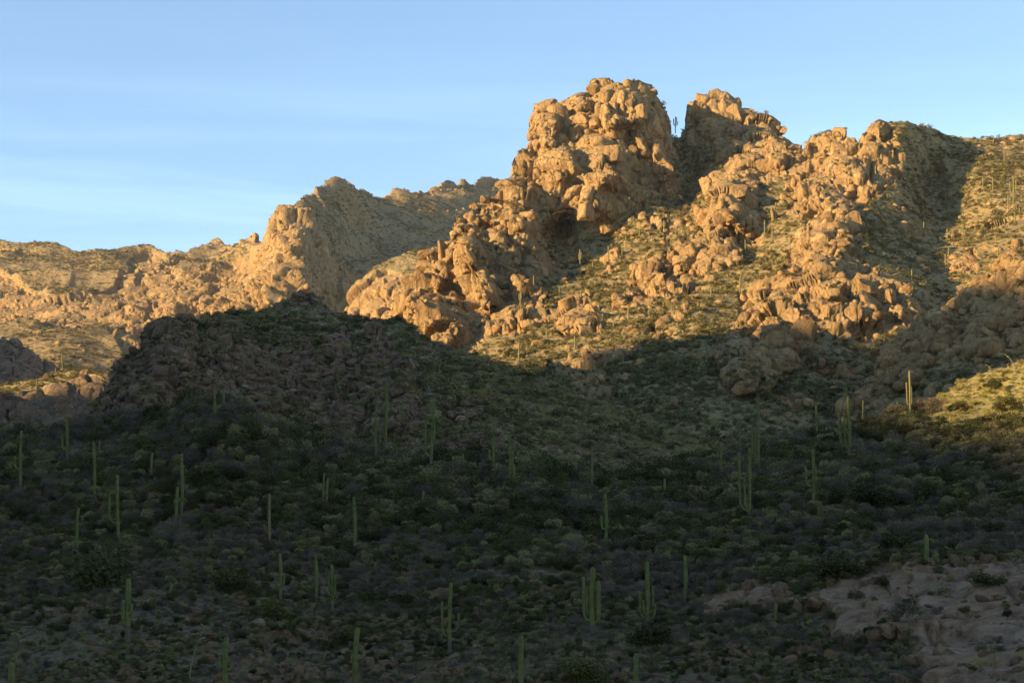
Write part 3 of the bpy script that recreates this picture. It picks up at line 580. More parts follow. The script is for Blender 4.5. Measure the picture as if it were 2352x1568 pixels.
def quadmesh(name, V, F, mat):
    me = bpy.data.meshes.new(name); me.from_pydata([tuple(v) for v in V], [], [tuple(dict.fromkeys(f)) for f in F])
    me.polygons.foreach_set('use_smooth', np.ones(len(me.polygons), bool)); me.materials.append(mat); return me
def column(L, r, n, foot=1.0, cap=4, wob=0.0, sd=0):
    t = list(np.linspace(0, 1, n)); z = [v * (L - r) for v in t]; rr = [r * (0.80 + 0.20 * min(1, v * 3)) * foot * (1 + 0.05 * math.sin(v * 9 + sd)) * (1 - 0.10 * v) for v in t]
    for k in range(1, cap + 1):
        a = k / (cap + 0.6) * math.pi / 2; z.append(L - r + math.sin(a) * r); rr.append(rr[n - 1] * math.cos(a))
    return z, rr
SAGS = []
def saguaro(lay, x, top, base, arms=(), r=0.21, xt=None, look=None, mat='sag', label=None, k=0.98, detail=None, bark=True):
    r = r * (0.82 if lay == 'fg' else 1)
    x, top, base = x * k, top * k, base * k; xt = x if xt is None else xt * k
    P = at(LAYERS[lay], x, base) if lay != 'notch' else W(x, base, 1062.0); P = P.copy(); P[2] -= 0.35; d = P[1]
    top3 = W(xt, top, d); H = top3[2] - P[2]; lean = top3[0] - P[0]
    big = (base - top) > 70 if detail is None else detail
    m2p = lambda dpx: dpx * k * d / FD
    seg, n, ribs = (30, 16, 13) if big else (8, 5, 0)
    z, rr = column(H, r, n, 1, 5 if big else 2, sd=x)
    w1 = math.sin(x) * 0.12
    path = [(lean * (zz / H) + w1 * math.sin(zz / H * 3.1), 0.1 * math.sin(zz / H * 2.3 + x), zz) for zz in z]
    me = quadmesh('saguaro_trunk', *tube(path, rr, seg, ribs), M[mat])
    if bark and big:
        me.materials.append(M['sag_base']); co = [v.co.z for v in me.vertices]; lim = H * (0.16 + 0.12 * abs(math.sin(x * 3)))
        for p in me.polygons:
            if co[p.vertices[0]] < lim: p.material_index = 1
    if not arms:
        o = obj('saguaro', me, loc=P)
    else:
        o = empty('saguaro', P); obj('trunk', me, o)
        for i, a in enumerate(arms):
            dx, at_, aj = a[:3]; ax = m2p(dx); zj = W(xt, aj * k, d)[2] - P[2]; zt = W(xt, at_ * k, d)[2] - P[2]
            dy = (-0.25 if i % 2 else 0.25) * abs(ax); ra = r * (a[3] if len(a) > 3 else 0.78); L = zt - zj
            c = lean * zj / H; pts = []; rads = []
            q0, q1, q2 = np.array([c, 0, zj]), np.array([c + ax * 0.95, dy, zj - 0.02 * L]), np.array([c + ax, dy, zj + min(0.5 * L, abs(ax) * 1.1)])
            m = 9 if big else 4
            for s_ in np.linspace(0, 1, m): pts.append((1 - s_) ** 2 * q0 + 2 * s_ * (1 - s_) * q1 + s_ * s_ * q2); rads.append(ra * (0.8 + 0.2 * s_))
            m2 = 8 if big else 3
            for s_ in np.linspace(0, 1, m2)[1:]: pts.append(q2 + np.array([0.06 * ax * s_, 0, (zt - ra - q2[2]) * s_])); rads.append(ra)
            for c_ in (0.35, 0.65, 0.88): pts.append(pts[-1] + np.array([0, 0, 0.3 * ra])); rads.append(ra * math.sqrt(max(0.02, 1 - c_ ** 2)))
            obj('arm', quadmesh('saguaro_arm', *tube(pts, rads, 20 if big else 6, 10 if big else 0), M[mat]), o)
    tag(o, None, 'cactus', 'saguaro cacti on the hillsides')
    if label: o['label'] = label
    else:
        f = (base - top) / 60.0
        auto(o, look or ('slim unbranched saguaro' if not arms else 'branched saguaro'), 'cactus', 'saguaro cacti on the hillsides', x, base)
    SAGS.append(o); return o
# foreground, by hand: position, arms (offset, tip, fork), look
S_ = saguaro
S_('fg', 50, 1008, 1166, [(-17, 1067, 1100)], label='tall saguaro at the left edge with one short raised arm')
S_('fg', 156, 977, 1094, [(-11, 1018, 1054)], label='saguaro on the left crest with one low arm hugging its left side')
S_('fg', 219, 1036, 1179, label='slender armless saguaro left of the deep green patch on the left slope')
S_('fg', 234, 1032, 1085, r=.19, label='short saguaro standing right behind the slender armless one near the left crest')
S_('fg', 357, 1060, 1123, r=.19, label='short pale saguaro above the twin stemmed one on the left slope')
S_('fg', 370, 1073, 1108, r=.18, label='smallest dark saguaro beside the short pale one on the left slope')
S_('fg', 425, 1063, 1215, r=.22, label='tall rear stem of the saguaro pair on the left slope')
S_('fg', 416, 1140, 1232, r=.20, label='shorter front stem of the saguaro pair on the left slope')
S_('fg', 281, 1112, 1279, [(-24, 1156, 1226, .7)], xt=275, label='crooked saguaro with one long arm swinging out to the left')
S_('fg', 184, 1189, 1297, r=.17, label='thin grey saguaro beside pink rocks near the left edge')
S_('fg', 173, 1267, 1297, r=.17, label='stubby young saguaro at the foot of the thin grey one')
S_('fg', 301, 1355, 1507, [(-12, 1405, 1462, .9), (7, 1413, 1440, .6)], r=.24, label='stout saguaro at lower left with a thick left arm and short right arm')
S_('fg', 531, 1489, 1630, [(-16, 1539, 1566, .85), (13, 1549, 1570, .8)], r=.21, label='saguaro at the bottom edge raising two stubby arms like a fork')
S_('fg', 29, 1551, 1640, r=.30, label='fat barrel shaped saguaro tip in the bottom left corner')
S_('fg', 502, 910, 1005, label='left of two saguaros on the rocky foreground hump')
S_('fg', 525, 912, 985, r=.19, label='right of two saguaros on the rocky foreground hump')
S_('fg', 760, 1108, 1195, r=.17, label='left and taller of the touching pair below the pink rock pile')
S_('fg', 768, 1120, 1199, r=.17, label='right and shorter of the touching pair below the pink rock pile')
S_('fg', 632, 1157, 1279, [(-14, 1228, 1246, .5)], r=.18, mat='sag_dead', label='brown dying saguaro with a drooping stub of an arm', bark=False)
S_('fg', 656, 1296, 1413, [(-10, 1346, 1374, .5), (10, 1348, 1374, .5)], r=.17, label='thin saguaro with two small symmetrical arms low on the left slope')
S_('fg', 739, 1295, 1420, r=.17, label='straight armless saguaro above the pale rock patch at lower left')
S_('fg', 777, 1322, 1436, [(-6, 1355, 1395, .6), (8, 1345, 1400, .6), (12, 1385, 1405, .5)], r=.16, label='cluster armed thin saguaro right of the straight armless one')
S_('fg', 403, 1366, 1398, r=.18, label='small dark saguaro stub in brush at lower left')
S_('fg', 92, 1007, 1030, r=.15, label='tiny far saguaro on the left crest')
S_('fg', 883, 947, 1087, [(-6, 990, 1040, .6), (8, 992, 1044, .55)], r=.18, label='many armed saguaro left of the tallest one on the middle crest')
S_('fg', 907, 892, 1067, [(-4, 992, 1027, .6)], r=.22, label='tallest bright green saguaro standing before the dark hill')
S_('fg', 1007, 942, 1114, [(-13, 985, 1068, .6), (6, 980, 1034, .6)], r=.22, xt=1016, label='leaning two armed saguaro in front of the reddish cliff edge')
S_('fg', 1155, 1027, 1123, [(-7, 1051, 1078, .8)], r=.20, label='saguaro with one left arm before the pink cliff foot')
S_('fg', 1194, 1020, 1150, [(7, 1056, 1110, .8), (11, 1088, 1130, .8)], r=.20, label='saguaro of three rising stems right of the pink cliff foot')
S_('fg', 1258, 1036, 1100, r=.13, label='very thin pale saguaro above the round yellowish bush')
S_('fg', 1321, 1092, 1122, r=.14, label='tiny saguaro on the middle crest')
S_('fg', 1388, 1047, 1157, [(-4, 1101, 1120, .5)], r=.17, label='thin saguaro with a knob of an arm on the middle crest')
S_('fg', 1558, 1121, 1190, r=.17, label='short bright green saguaro above the centre right slope')
S_('fg', 993, 1150, 1206, r=.18, label='short stout saguaro left of the flat red slab')
S_('fg', 829, 1163, 1295, [(-10, 1240, 1252, .5)], r=.19, label='tall pale saguaro with a tiny bud arm above the central gully')
S_('fg', 1418, 1157, 1293, [(-8, 1206, 1240, .7), (5, 1217, 1240, .6)], r=.19, label='grey saguaro with two close arms above the red rock ledge')
S_('fg', 1057, 1364, 1534, [(-19, 1409, 1491, .65), (18, 1437, 1480, .6)], r=.17, label='grey saguaro at bottom centre with two widely spread arms')
S_('fg', 1390, 1328, 1496, [(-21, 1351, 1456, .65), (11, 1360, 1458, .8), (-15, 1378, 1440, .5)], r=.24, label='large candelabra saguaro with three long arms at lower centre')
S_('fg', 1516, 1315, 1480, [(-15, 1386, 1447, .7), (-8, 1405, 1440, .7), (13, 1371, 1436, .65), (17, 1416, 1450, .6)], r=.20, label='bushy saguaro with four arms right of the candelabra one')
S_('fg', 838, 1469, 1625, [(14, 1523, 1543, .7), (-8, 1534, 1560, .5)], r=.22, label='saguaro at the bottom edge with one short right arm and a bud')
S_('fg', 1222, 1489, 1640, r=.21, label='armless saguaro column rising from the bottom edge near centre')
S_('fg', 1491, 1530, 1640, r=.19, label='saguaro tip rising from the bottom edge right of centre')
S_('fg', 1461, 1458, 1478, r=.15, label='tiny saguaro pup between the candelabra and four armed ones')
S_('fg', 1776, 929, 1126, [(-7, 998, 1065, .8), (-14, 1000, 1070, .7)], r=.23, label='very tall saguaro with two arms pressed to its left side')
S_('fg', 1733, 995, 1085, r=.17, label='plain saguaro behind the bowed twin saguaro')
S_('fg', 1757, 1049, 1239, [(-20, 1058, 1195, .8), (-10, 1119, 1190, .6), (-5, 1158, 1200, .6)], r=.21, label='saguaro with a long arm bowed out left and two inner arms')
S_('fg', 1688, 1040, 1132, r=.18, label='plain saguaro left of the tall cluster on the right slope')
S_('fg', 1988, 928, 1091, [(-18, 965, 1045, .85), (-8, 966, 1050, .6), (4, 984, 1048, .85)], r=.22, label='saguaro with sunlit tips and three arms on the right crest')
S_('fg', 2023, 938, 1025, r=.20, label='single saguaro with a sunlit tip right of the three armed one')
S_('fg', 1905, 1053, 1203, [(-15, 1091, 1140, .7), (6, 1092, 1130, .7)], r=.19, label='dull grey saguaro with two arms amid bushes on the right slope')
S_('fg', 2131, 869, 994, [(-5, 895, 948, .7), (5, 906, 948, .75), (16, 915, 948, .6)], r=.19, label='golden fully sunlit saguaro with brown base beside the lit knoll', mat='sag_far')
S_('fg', 2170, 1252, 1322, r=.24, label='stubby single saguaro just above the bare lichen slab')
S_('fg', 1912, 948, 1045, [(6, 978, 1000, .6)], r=.17, label='dim saguaro left of the sunlit tipped ones')
S_('fg', 1604, 1300, 1407, [(5, 1355, 1370, .6)], r=.19, label='dark saguaro with a stub arm above the small grey slabs')
S_('fg', 1818, 1412, 1458, r=.19, label='small dark saguaro left of the lichen slab')
S_('fg', 403, 1225, 1240, r=.15, label='tiny saguaro pup under the front stem pair')
# mountain: zoomed positions (x, tip, foot)
def zs(x0, y0, k, rows, lay='mtn'):
    for q in rows:
        arms = ()
        if len(q) > 3:
            w = q[3] / k; t, b_ = y0 + q[1] / k, y0 + q[2] / k; arms = [(-w, t + (b_ - t) * .22, t + (b_ - t) * .6, .8), (w, t + (b_ - t) * .15, t + (b_ - t) * .55, .8)]
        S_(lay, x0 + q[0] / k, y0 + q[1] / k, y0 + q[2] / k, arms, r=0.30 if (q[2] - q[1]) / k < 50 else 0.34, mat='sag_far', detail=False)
zs(900, 400, 2.94, [(622, 455, 530, 9), (1230, 178, 238), (1232, 250, 300), (1553, 165, 250), (1577, 0, 60), (1592, 230, 315), (1690, 180, 260), (1678, 250, 350), (1710, 240, 305), (1825, 155, 215), (1905, 145, 230), (1936, 205, 250), (1808, 255, 300), (2084, 100, 165), (1930, 340, 425, 6), (1905, 410, 440), (1252, 350, 450), (1326, 350, 410), (1341, 360, 460),
  (1763, 390, 465), (1668, 450, 540), (1827, 430, 500), (1849, 445, 535), (1545, 515, 640), (1350, 540, 665, 7), (1643, 530, 590), (1440, 630, 670), (1032, 720, 815), (940, 820, 940, 7), (2240, 440, 515), (2055, 390, 440), (2012, 400, 450), (2200, 660, 700), (1892, 820, 880), (1686, 930, 1050), (1707, 815, 860), (1660, 830, 890), (1590, 840, 890), (1355, 820, 870),
  (1315, 1140, 1235), (1121, 1080, 1155), (933, 1180, 1305), (828, 1050, 1110), (1482, 905, 960), (1580, 1035, 1095), (2254, 795, 880), (2245, 865, 920), (1207, 790, 850), (1980, 930, 980), (1412, 1205, 1240), (1648, 1275, 1340), (2224, 1200, 1310), (1935, 880, 905), (2168, 1360, 1420), (2015, 1090, 1130), (1374, 310, 370), (2130, 0, 50), (2060, 0, 30)])
zs(1600, 400, 2.94, [(182, 455, 515), (431, 475, 580), (566, 340, 450), (618, 390, 495), (411, 580, 660), (400, 720, 860), (404, 700, 800), (198, 800, 880), (187, 870, 920), (142, 660, 705), (1662, 350, 440), (1658, 270, 320, 8), (1823, 400, 500), (1835, 525, 595), (1810, 575, 655), (1933, 365, 460), (1737, 425, 450), (1567, 560, 620), (1578, 680, 750), (2068, 45, 100), (2138, 45, 145),
  (1862, 40, 120), (2242, 168, 275), (2278, 35, 235, 20), (2322, 258, 305), (2290, 290, 360), (2113, 200, 245), (2155, 665, 725), (2105, 640, 675, 5), (2159, 455, 505), (2175, 535, 600), (165, 1185, 1310), (803, 310, 380), (643, 215, 265), (1330, 0, 40), (350, 1060, 1090), (1465, 60, 90), (1300, 1500, 1560), (1700, 1490, 1560), (900, 1500, 1545)])
zs(1600, 400, 2.94, [(1815, 925, 1000, 6), (2118, 1190, 1250), (1720, 1290, 1350)], 'spur')
zs(1100, 150, 1.809, [(948, 415, 480), (973, 442, 470), (920, 517, 555), (2165, 310, 335), (2223, 305, 338), (2267, 362, 418), (2178, 480, 520), (1653, 320, 365), (1722, 430, 470), (398, 335, 370), (938, 365, 430), (2050, 470, 520), (2330, 300, 322)])
zs(0, 400, 1.96, [(285, 840, 890), (170, 960, 1000), (255, 905, 935)], 'k2')
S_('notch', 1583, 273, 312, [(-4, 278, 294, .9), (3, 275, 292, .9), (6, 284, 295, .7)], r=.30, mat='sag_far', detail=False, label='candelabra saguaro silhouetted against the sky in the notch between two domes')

# ------------------------------------------------------------------ rocks
def ico(sub):
    b = bmesh.new(); bmesh.ops.create_icosphere(b, subdivisions=sub, radius=1.0)
    V = np.array([v.co[:] for v in b.verts]); F = np.array([[v.index for v in f.verts] for f in b.faces]); b.free(); return V, F
ICO = {k: ico(k) for k in (2, 3, 4, 5)}
def rockmesh(name, sub, sd, mat, blocky=0.42, crack=0.16):
    """a broken block: planes cut off a rounded box, fluted, with one or two deep cracks"""
    V, F = ICO[sub]; p = np.sign(V) * np.abs(V) ** blocky; p /= np.abs(p).max()
    rr_ = np.random.RandomState(sd); q = V + sd * 7.1
    for k in range(9):
        n = rr_.randn(3) * [1, 1, .75]; n /= np.linalg.norm(n); lim = 0.52 + 0.34 * rr_.rand(); e = p @ n - lim; p = p - np.clip(e, 0, None)[:, None] * n * 0.97
    p = p * (1 + 0.10 * fbm(q * 1.1, 3, sd))[:, None]
    fl = fbm(np.stack([q[:, 0] * 3.2, q[:, 1] * 3.2, q[:, 2] * .8], -1), 3, sd + 3, ridged=True)
    g = 1 + 0.045 * fl + 0.03 * fbm(q * 7, 3, sd + 2)
    for k in range(3 if crack > .2 else 2):
        n = rr_.randn(3) * ([1, .4, .2] if k else [.3, .3, 1]); n /= np.linalg.norm(n); dd = p @ n - rr_.uniform(-.35, .35) + .07 * vnoise(q * 2.5, sd + 9 + k)
        g -= crack * .55 * np.exp(-(dd / 0.05) ** 2); g += crack * .18 * np.sign(dd)
    b1, e1 = blocks(np.stack([q[:, 0] * 1.5, q[:, 1] * 1.5, q[:, 2] * 1.0], -1), sd + 1, .12)
    g += crack * .3 * (b1 - .7)
    p = p * g[:, None]; return mesh_np(name, p / np.percentile(np.abs(p), 99.5, axis=0), F, False, mat)
RBIG = [rockmesh('outcrop_rock', 5, 100 + k, M['rock'], 0.42, 0.26) for k in range(10)]
RMID = [rockmesh('boulder_rock', 4, 200 + k, M['rock'], 0.42, 0.12) for k in range(12)]
RPINK = [rockmesh('pink_boulder_rock', 3, 300 + k, M['rock_pink'], 0.42, 0.12) for k in range(6)]
RBROWN = [rockmesh('dark_boulder_rock', 4, 320 + k, M['rock_brown'], 0.42, 0.2) for k in range(6)]
NB = 0
def rock_at(lay, cx, cy, w, h, tilt=0, k=0.98, label=None, look=None, out=0.38, kind=None):
    global NB
    cx, cy, w, h = cx * k, cy * k, w * k, h * k
    P = at(LAYERS[lay], cx, cy).copy(); d = P[1]; m = d / FD
    sx, sz = w * m * 0.54, h * m * 0.54; sy = 0.45 * (sx + sz) * (0.85 + 0.3 * rnd.random())
    big = max(w, h) > 62
    pool = {'mtn': RBIG if big else RMID, 'fg': RPINK, 'hill': RBROWN, 'spur': RBIG if big else RMID, 'far': RMID, 'k2': RBROWN, 'k3': RMID}[lay]
    P[1] += sy * out; c = W(cx, cy, P[1])
    o = obj('rock_outcrop' if big else 'boulder', rnd.choice(pool), loc=c, scale=(sx, sy, sz))
    o.rotation_euler = (rnd.uniform(-.15, .15), R(tilt) + rnd.uniform(-.05, .05), rnd.choice([0, math.pi]) + rnd.uniform(-.25, .25))
    if o.rotation_euler[2] > 1.5: o.rotation_euler[1] *= -1
    shape = 'tall' if h > 1.35 * w else 'wide' if w > 1.35 * h else 'rounded'
    tone = {'mtn': 'tan', 'spur': 'brown', 'fg': 'pinkish', 'hill': 'dark', 'far': 'orange', 'k2': 'dark', 'k3': 'orange'}[lay]
    g = {'mtn': 'rocks piled over the mountain', 'spur': 'rocks on the shaded spur', 'fg': 'pinkish rocks on the foreground slope', 'hill': 'dark rocks of the near hill', 'k2': 'rocks on the left knoll'}.get(lay, 'far rocks')
    auto(o, look or f'{shape} {tone} ' + ('outcrop' if big else 'boulder'), 'rock', g, cx, cy); NB += 1
    if label: o['label'] = label; PEND.pop()
    return o
def zr(lay, x0, y0, k, rows):
    for q in rows: rock_at(lay, x0 + q[0] / k, y0 + q[1] / k, q[2] / k, q[3] / k, q[4] if len(q) > 4 else 0)
zr('mtn', 1600, 400, 2.94, [(225, 130, 240, 240), (370, 50, 130, 130), (385, 150, 130, 100), (290, 330, 200, 120), (150, 330, 110, 120), (765, 105, 70, 90), (845, 135, 90, 80), (935, 85, 80, 90), (1090, 150, 60, 110, -10), (1210, 90, 70, 80), (1170, 160, 70, 70), (810, 270, 120, 100), (1010, 225, 90, 90), (1410, 125, 35, 50),
  (835, 425, 80, 60), (945, 480, 130, 140, 20), (1070, 400, 160, 90), (1185, 370, 110, 160, -25), (1085, 500, 150, 90), (925, 620, 180, 120), (770, 680, 60, 100, 10), (735, 650, 90, 90), (1010, 745, 110, 60, -20), (1180, 640, 80, 100), (1250, 705, 60, 40), (1250, 755, 130, 80), (1260, 840, 190, 170, 10), (1360, 740, 60, 90), (1380, 880, 110, 190, -10),
  (1470, 760, 170, 100), (1550, 820, 90, 70, -20), (1565, 920, 110, 140, -20), (1020, 870, 150, 110), (1025, 980, 120, 190), (1180, 1020, 130, 200), (670, 850, 130, 90, -35), (740, 900, 140, 130), (660, 960, 150, 110), (430, 905, 80, 120, 20), (540, 910, 110, 110), (730, 1010, 250, 100), (840, 1120, 170, 180), (440, 1070, 130, 180, 10), (620, 1110, 150, 120),
  (640, 1210, 220, 190), (350, 1200, 160, 180, 20), (480, 1350, 240, 200, 10), (300, 1310, 150, 120), (680, 1370, 50, 80), (1300, 1130, 110, 120), (1270, 1035, 40, 30), (1830, 355, 60, 40), (820, 350, 70, 50), (250, 560, 160, 80, -20), (70, 560, 80, 110, -20), (320, 440, 110, 90), (140, 760, 80, 60), (210, 775, 130, 80, 20), (860, 1410, 90, 60), (90, 1285, 100, 45, -15), (20, 1000, 50, 140),
  (630, 330, 45, 130), (1950, 590, 100, 70), (1990, 560, 80, 60), (1900, 620, 90, 50), (2010, 620, 80, 60), (1640, 200, 60, 80)])
zr('spur', 1600, 400, 2.94, [(2290, 580, 120, 90, -40), (2310, 700, 120, 140), (1910, 812, 40, 40), (1908, 850, 45, 40), (1870, 905, 90, 60, -20), (1765, 960, 40, 70, -8), (1700, 1050, 90, 50, -20), (2060, 765, 150, 70, -20), (2100, 835, 110, 80), (1950, 960, 130, 80), (2240, 990, 160, 120, -20), (1890, 1060, 120, 90), (2060, 1150, 120, 160), (1500, 1230, 90, 110, 10), (1380, 1300, 80, 90), (1620, 1180, 70, 60), (2180, 870, 90, 90), (1800, 1150, 80, 60)])
zr('mtn', 900, 400, 2.94, [(700, 200, 70, 60), (680, 260, 190, 60, 10), (690, 340, 70, 60), (620, 330, 60, 100, -20), (560, 320, 40, 60), (520, 420, 120, 120), (560, 465, 70, 70), (800, 350, 90, 70), (810, 405, 80, 60), (745, 360, 40, 60), (900, 290, 120, 80), (960, 240, 80, 60), (990, 320, 120, 70), (850, 560, 80, 140, -25), (790, 480, 120, 120, -30), (1070, 480, 80, 90), (405, 560, 60, 160),
  (470, 590, 90, 110), (540, 550, 70, 100, -30), (310, 580, 150, 70, -10), (600, 590, 50, 100, -25), (300, 660, 170, 80), (330, 800, 230, 180), (140, 930, 140, 180), (360, 1030, 260, 250), (620, 800, 190, 220, -25), (720, 830, 100, 220, -15), (560, 700, 200, 90), (830, 720, 160, 110, -35), (190, 800, 140, 140), (470, 715, 60, 60, -30), (1280, 640, 70, 90, 10), (1220, 670, 60, 60), (1180, 610, 50, 40), (1170, 690, 60, 50),
  (1390, 290, 110, 130), (1560, 200, 80, 120, -40), (1735, 190, 60, 70), (1410, 130, 60, 80, 10), (1580, 410, 190, 80), (1310, 500, 80, 110, -20), (1585, 660, 80, 60), (1830, 730, 130, 190, 15), (1950, 690, 110, 150), (1720, 730, 60, 130, 10), (1850, 850, 150, 80, -30), (2050, 620, 130, 70), (2090, 560, 100, 100, -30), (2150, 560, 60, 60), (1250, 940, 160, 100, -25), (1290, 1060, 200, 140, -35),
  (1430, 1050, 120, 120, -30), (1410, 960, 90, 80), (1630, 930, 110, 90), (1720, 980, 90, 80), (1760, 900, 80, 70), (1040, 930, 110, 110, 20), (1070, 1070, 60, 70), (990, 1070, 110, 70), (870, 1050, 40, 60), (870, 870, 110, 90), (1270, 780, 40, 35), (1420, 870, 90, 70), (1950, 1060, 120, 120, -35), (2040, 1010, 90, 90), (1760, 1095, 90, 60), (1880, 1150, 130, 50), (1100, 1200, 150, 90, -20), (580, 1030, 50, 90),
  (730, 1090, 80, 70), (1580, 1230, 80, 50), (1770, 1330, 110, 120, -20), (1110, 1390, 70, 70), (1670, 1440, 80, 70), (2180, 930, 50, 50), (2030, 460, 50, 40)])
zr('mtn', 1100, 150, 1.809, [(330, 200, 90, 110), (280, 270, 70, 120, 10), (385, 205, 80, 90), (455, 150, 70, 55), (540, 110, 80, 55, -20), (590, 160, 80, 100), (650, 180, 80, 130, 5), (680, 110, 70, 80), (740, 130, 50, 60), (735, 220, 60, 90), (770, 270, 90, 110, -10), (820, 230, 50, 120, -10), (500, 190, 50, 50), (470, 240, 80, 50), (540, 260, 60, 50), (380, 330, 60, 50), (460, 320, 70, 60), (540, 340, 60, 60),
  (620, 290, 70, 70), (600, 390, 100, 80), (690, 370, 50, 70), (640, 440, 60, 50), (820, 440, 90, 80), (850, 370, 50, 90, -10), (740, 500, 60, 60), (790, 490, 50, 60), (520, 500, 60, 70), (500, 560, 60, 90, 10), (600, 540, 80, 60), (420, 510, 60, 50), (300, 430, 50, 60), (230, 400, 70, 60), (200, 460, 80, 50), (150, 510, 80, 50), (330, 480, 60, 50), (540, 600, 80, 70), (450, 590, 60, 50), (660, 580, 60, 50),
  (1000, 165, 80, 80), (950, 200, 55, 120, 10), (1080, 200, 50, 100), (1130, 220, 60, 90, -30), (1200, 245, 60, 60), (1250, 275, 60, 50), (1328, 283, 40, 45), (1330, 340, 80, 90), (1240, 400, 100, 90), (1290, 440, 80, 90), (1150, 370, 90, 90), (1090, 320, 50, 50), (1080, 410, 70, 60), (1720, 268, 85, 55, -30), (1465, 322, 45, 45), (1538, 300, 35, 28), (1500, 400, 50, 70), (1400, 420, 60, 60), (1610, 350, 60, 60), (1640, 400, 60, 60), (1770, 420, 40, 50), (1830, 400, 40, 40)])
zr('fg', 1600, 800, 1.96, [(685, 905, 75, 100), (770, 865, 60, 70), (830, 865, 80, 60), (880, 915, 45, 60), (755, 935, 50, 40), (1345, 800, 50, 90), (1270, 430, 45, 30), (1275, 1020, 55, 60), (1380, 1040, 60, 40), (1400, 710, 90, 60), (450, 895, 50, 40), (610, 850, 60, 50), (300, 960, 60, 40), (380, 950, 60, 40), (90, 1420, 90, 60), (150, 1410, 50, 50), (870, 1110, 170, 60, -20), (1290, 290, 40, 30), (1300, 320, 70, 30), (1380, 390, 50, 26), (1550, 360, 30, 40), (1050, 1030, 40, 30), (1380, 1440, 60, 50), (1430, 1425, 45, 40), (1220, 1260, 80, 25, -5), (1550, 640, 50, 60), (1335, 790, 60, 95), (1385, 835, 55, 70), (1325, 870, 45, 50), (1420, 760, 60, 45), (1470, 720, 50, 50), (1290, 850, 40, 40), (60, 1440, 60, 50), (200, 1425, 70, 50)])
zr('fg', 0, 900, 2.24, [(1370, 460, 50, 50), (1410, 450, 60, 55), (1370, 505, 60, 50), (1475, 500, 30, 50), (1425, 545, 50, 30), (1540, 530, 50, 40), (1165, 350, 50, 60), (1195, 310, 60, 40), (1040, 195, 60, 60), (1090, 200, 60, 50), (1290, 270, 50, 50), (1070, 285, 40, 40), (530, 880, 60, 50), (575, 870, 40, 60), (460, 730, 70, 40), (400, 1190, 45, 60), (205, 1215, 45, 50), (460, 1240, 30, 40), (960, 1275, 70, 45, 10), (775, 1300, 50, 35), (1300, 1215, 60, 40), (1060, 1320, 40, 50), (160, 1050, 60, 40), (1600, 640, 70, 40), (1520, 710, 50, 50), (1300, 790, 50, 60), (1530, 970, 50, 50), (1370, 980, 50, 50), (1640, 1110, 90, 35)])
zr('fg', 800, 900, 2.24, [(575, 640, 130, 30, 3), (600, 675, 80, 30), (1130, 820, 80, 35), (1290, 930, 110, 60), (1510, 930, 90, 50), (960, 725, 40, 40), (1010, 750, 70, 35), (1140, 725, 80, 25), (1420, 660, 40, 25), (1470, 665, 40, 25), (640, 1430, 45, 40), (1640, 1065, 60, 40), (1770, 1080, 60, 50), (690, 980, 40, 25), (85, 395, 80, 40), (20, 355, 40, 35), (310, 400, 60, 25), (60, 505, 30, 25), (1350, 1320, 40, 30), (600, 1510, 60, 50)])
zr('hill', 0, 400, 1.96, [(845, 690, 80, 60), (740, 745, 80, 60), (790, 850, 150, 90), (770, 970, 130, 140), (950, 850, 60, 80), (1290, 640, 60, 40), (1390, 620, 70, 40), (1710, 740, 70, 90, -8), (1450, 860, 100, 60), (1300, 890, 90, 60), (1680, 930, 90, 80), (1140, 790, 60, 60), (1030, 790, 60, 80), (1560, 840, 50, 40), (600, 960, 90, 60), (560, 920, 60, 50), (1900, 900, 80, 60), (1210, 1010, 80, 60), (1540, 690, 50, 30), (1830, 800, 60, 40)])
zr('k2', 0, 400, 1.96, [(225, 950, 60, 40), (390, 935, 50, 40), (100, 1090, 60, 60), (50, 1080, 60, 50), (180, 1120, 60, 80), (240, 1110, 50, 70), (130, 1130, 60, 90), (60, 1130, 60, 60), (290, 1060, 60, 50)])
print('rocks', NB, 'saguaros', len(SAGS), round(time.time() - T0, 1))

